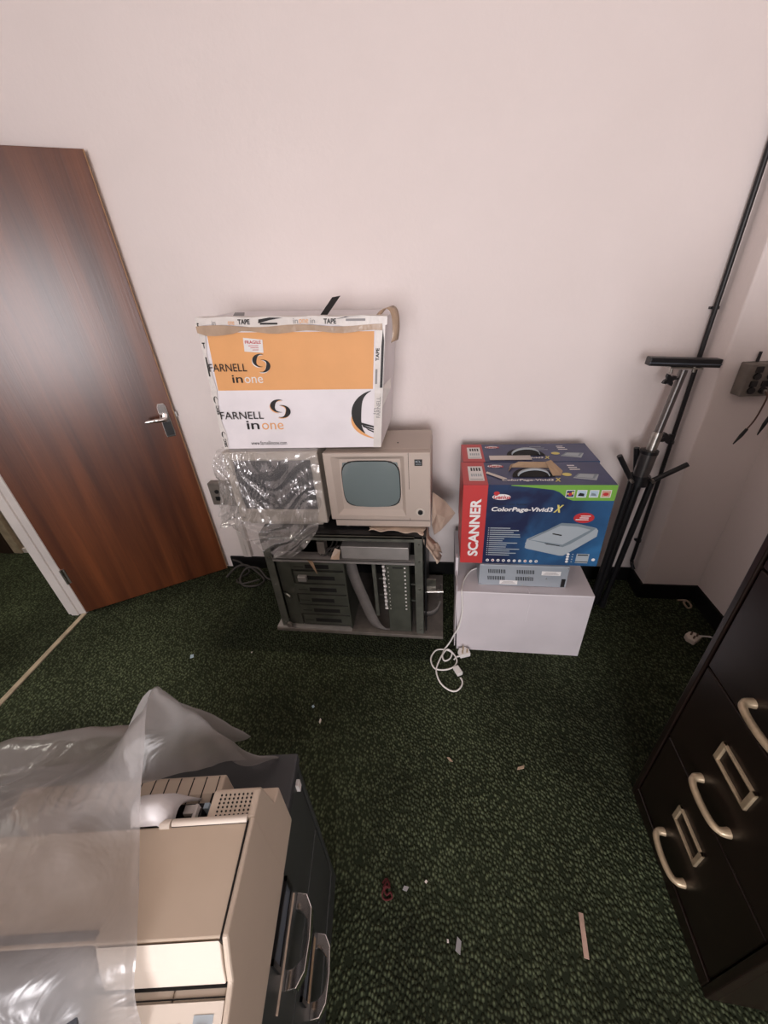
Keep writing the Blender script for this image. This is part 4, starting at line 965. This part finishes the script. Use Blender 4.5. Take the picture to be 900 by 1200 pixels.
# small plug and tie on the floor at the right
pg = thing('mains_plug', 'white mains plug lying on the dark carpet beside brown cabinet', 'plug', (1.145,1.375,0), .6)
b = MB(); b.prism([(-.026,-.022),(.026,-.022),(.030,.008),(.016,.026),(-.016,.026),(-.030,.008)], lambda a, y, d: (a, y, d), .0, .026); obj('plug_body', b, 'cream', pg, bevel=.004)
b = MB()
for (a, y) in ((0,.010),(-.012,-.008),(.012,-.008)): b.box(a-.004,a+.004,y-.003,y+.003,.026,.04)
obj('pins', b, 'wirebrown', pg)
b = MB(); b.tube(smooth_path([(.026,.0,.012),(.05,-.01,.006),(.09,-.04,.004),(.13,-.10,.004)]), .004, n=8); obj('cord', b, 'cable', pg)
c = MB(); c.tube(smooth_path([(1.205,1.63,.006),(1.235,1.615,.02),(1.245,1.585,.012),(1.225,1.575,.008),(1.215,1.60,.02),(1.235,1.62,.012)]), .004, n=8)
tag(obj('cable_tie', c, 'tapebrown'), 'small curled buff cable tie on floor at the pillar foot', 'cable tie')

# ------------------------------------------------------------------ litter on the carpet
def scrap(name, label, x, y, pts, m_, th=.0015, z=.001, cat='scrap', rz=0):
    b = MB(); b.prism(pts, lambda a, q_, d: (x+a*cos(rz)-q_*sin(rz), y+a*sin(rz)+q_*cos(rz), z+d), 0, th); return tag(obj(name, b, m_), label, cat)
scrap('wooden_strip', 'thin pinkish wooden strip lying on carpet left of brown cabinet', .382, .354, [(-.006,-.042),(.006,-.042),(.0055,.042),(-.0055,.042)], 'stripscrap', .003, rz=-.12, cat='strip')
c = MB(); c.tube(smooth_path([(-.150,.395,.004),(-.140,.405,.008),(-.130,.395,.006),(-.142,.383,.005),(-.135,.372,.006),(-.125,.378,.008),(-.120,.368,.004),(-.138,.362,.004),(-.148,.372,.006),(-.140,.388,.012),(-.128,.386,.013),(-.136,.400,.010),(-.146,.384,.013)]), .0026, n=6)
tag(obj('thread_tangle', c, 'redthread'), 'small dark red tangle of thread on the carpet right of printer', 'thread')
bits = [('leaf shaped grey scrap on the carpet near the wooden strip', .061,.298,.008,.016,'greyink'), ('tiny white fleck on carpet just left of the leaf shaped scrap', .034,.303,.003,.004,'litter'),
        ('blue scrap on carpet just in front of the door', -1.173,1.105,.010,.012,'cyan_print'), ('small blue grey scrap on carpet by the printer bag tip', -.508,.906,.006,.006,'cyan_print'),
        ('white scrap on the carpet in front of chassis left corner', -.462,.848,.012,.004,'litter'), ('pale paper scrap alone on the middle of the carpet', .291,.748,.005,.016,'tapebrown'),
        ('short straw coloured scrap on the carpet below the cable coil', .047,.752,.012,.004,'tapebrown'), ('white fleck on carpet right of the red thread', -.026,.413,.004,.004,'litter'),
        ('grey fluff scrap near the red thread on the carpet', -.083,.392,.009,.006,'greyink'), ('tiny white crumb at the front edge of the dark carpet offcut', -.886,1.150,.004,.004,'litter')]
for i, (lb_, x, y, a, b_, m_) in enumerate(bits):
    scrap('paper_scrap', lb_, x, y, [(-a,-b_*.6),(a*.5,-b_),(a,b_*.5),(-a*.3,b_)], m_, .003, rz=.4*i)

# ------------------------------------------------------------------ light: daylight through the window behind, and a lamp in the corridor
def area(name, loc, rot, sx, sy, power, col):
    l = bpy.data.lights.new(name, 'AREA'); l.shape = 'RECTANGLE'; l.size = sx; l.size_y = sy; l.energy = power; l.color = col
    o = bpy.data.objects.new(name, l); COL.objects.link(o); o.location = loc; o.rotation_euler = rot; return o
area('window_daylight', ((wx0+wx1)/2, YF-.12, (wz0+wz1)/2), (radians(90), 0, 0), wx1-wx0-.06, wz1-wz0-.06, 106, (1, .955, .985))
area('corridor_lamp', (-2.9, .9, ZC-.05), (0, 0, 0), .5, .5, 30, (1, .93, .82))
wd = bpy.data.worlds.new('World'); S.world = wd; wd.use_nodes = True
wd.node_tree.nodes['Background'].inputs[0].default_value = (.85, .9, 1, 1); wd.node_tree.nodes['Background'].inputs[1].default_value = .3

# ------------------------------------------------------------------ camera
cam = bpy.data.cameras.new('camera'); cam.sensor_fit = 'HORIZONTAL'; cam.sensor_width = 36; cam.lens = 452/900*36; cam.clip_start = .02
co = bpy.data.objects.new('camera', cam); COL.objects.link(co)
Rw = (Vector((.98979, .0107, -.1421)), Vector((.1281, -.5119, .8494)), Vector((-.0637, -.8590, -.5080)))
xa = Vector((Rw[0][0], Rw[1][0], Rw[2][0])).normalized(); za = -Vector((Rw[0][2], Rw[1][2], Rw[2][2])).normalized()
ya = za.cross(xa).normalized(); xa = ya.cross(za)
mtx = Matrix((xa, ya, za)).transposed().to_4x4(); mtx.translation = (0, 0, 1.485)
co.matrix_world = mtx
S.camera = co
S.view_settings.view_transform = 'Standard'; S.view_settings.look = 'None'; S.view_settings.gamma = 1; S.view_settings.use_curve_mapping = False
S.view_settings.exposure = 0.0
S.cycles.use_denoising = True
S.cycles.max_bounces = 8; S.cycles.transparent_max_bounces = 16
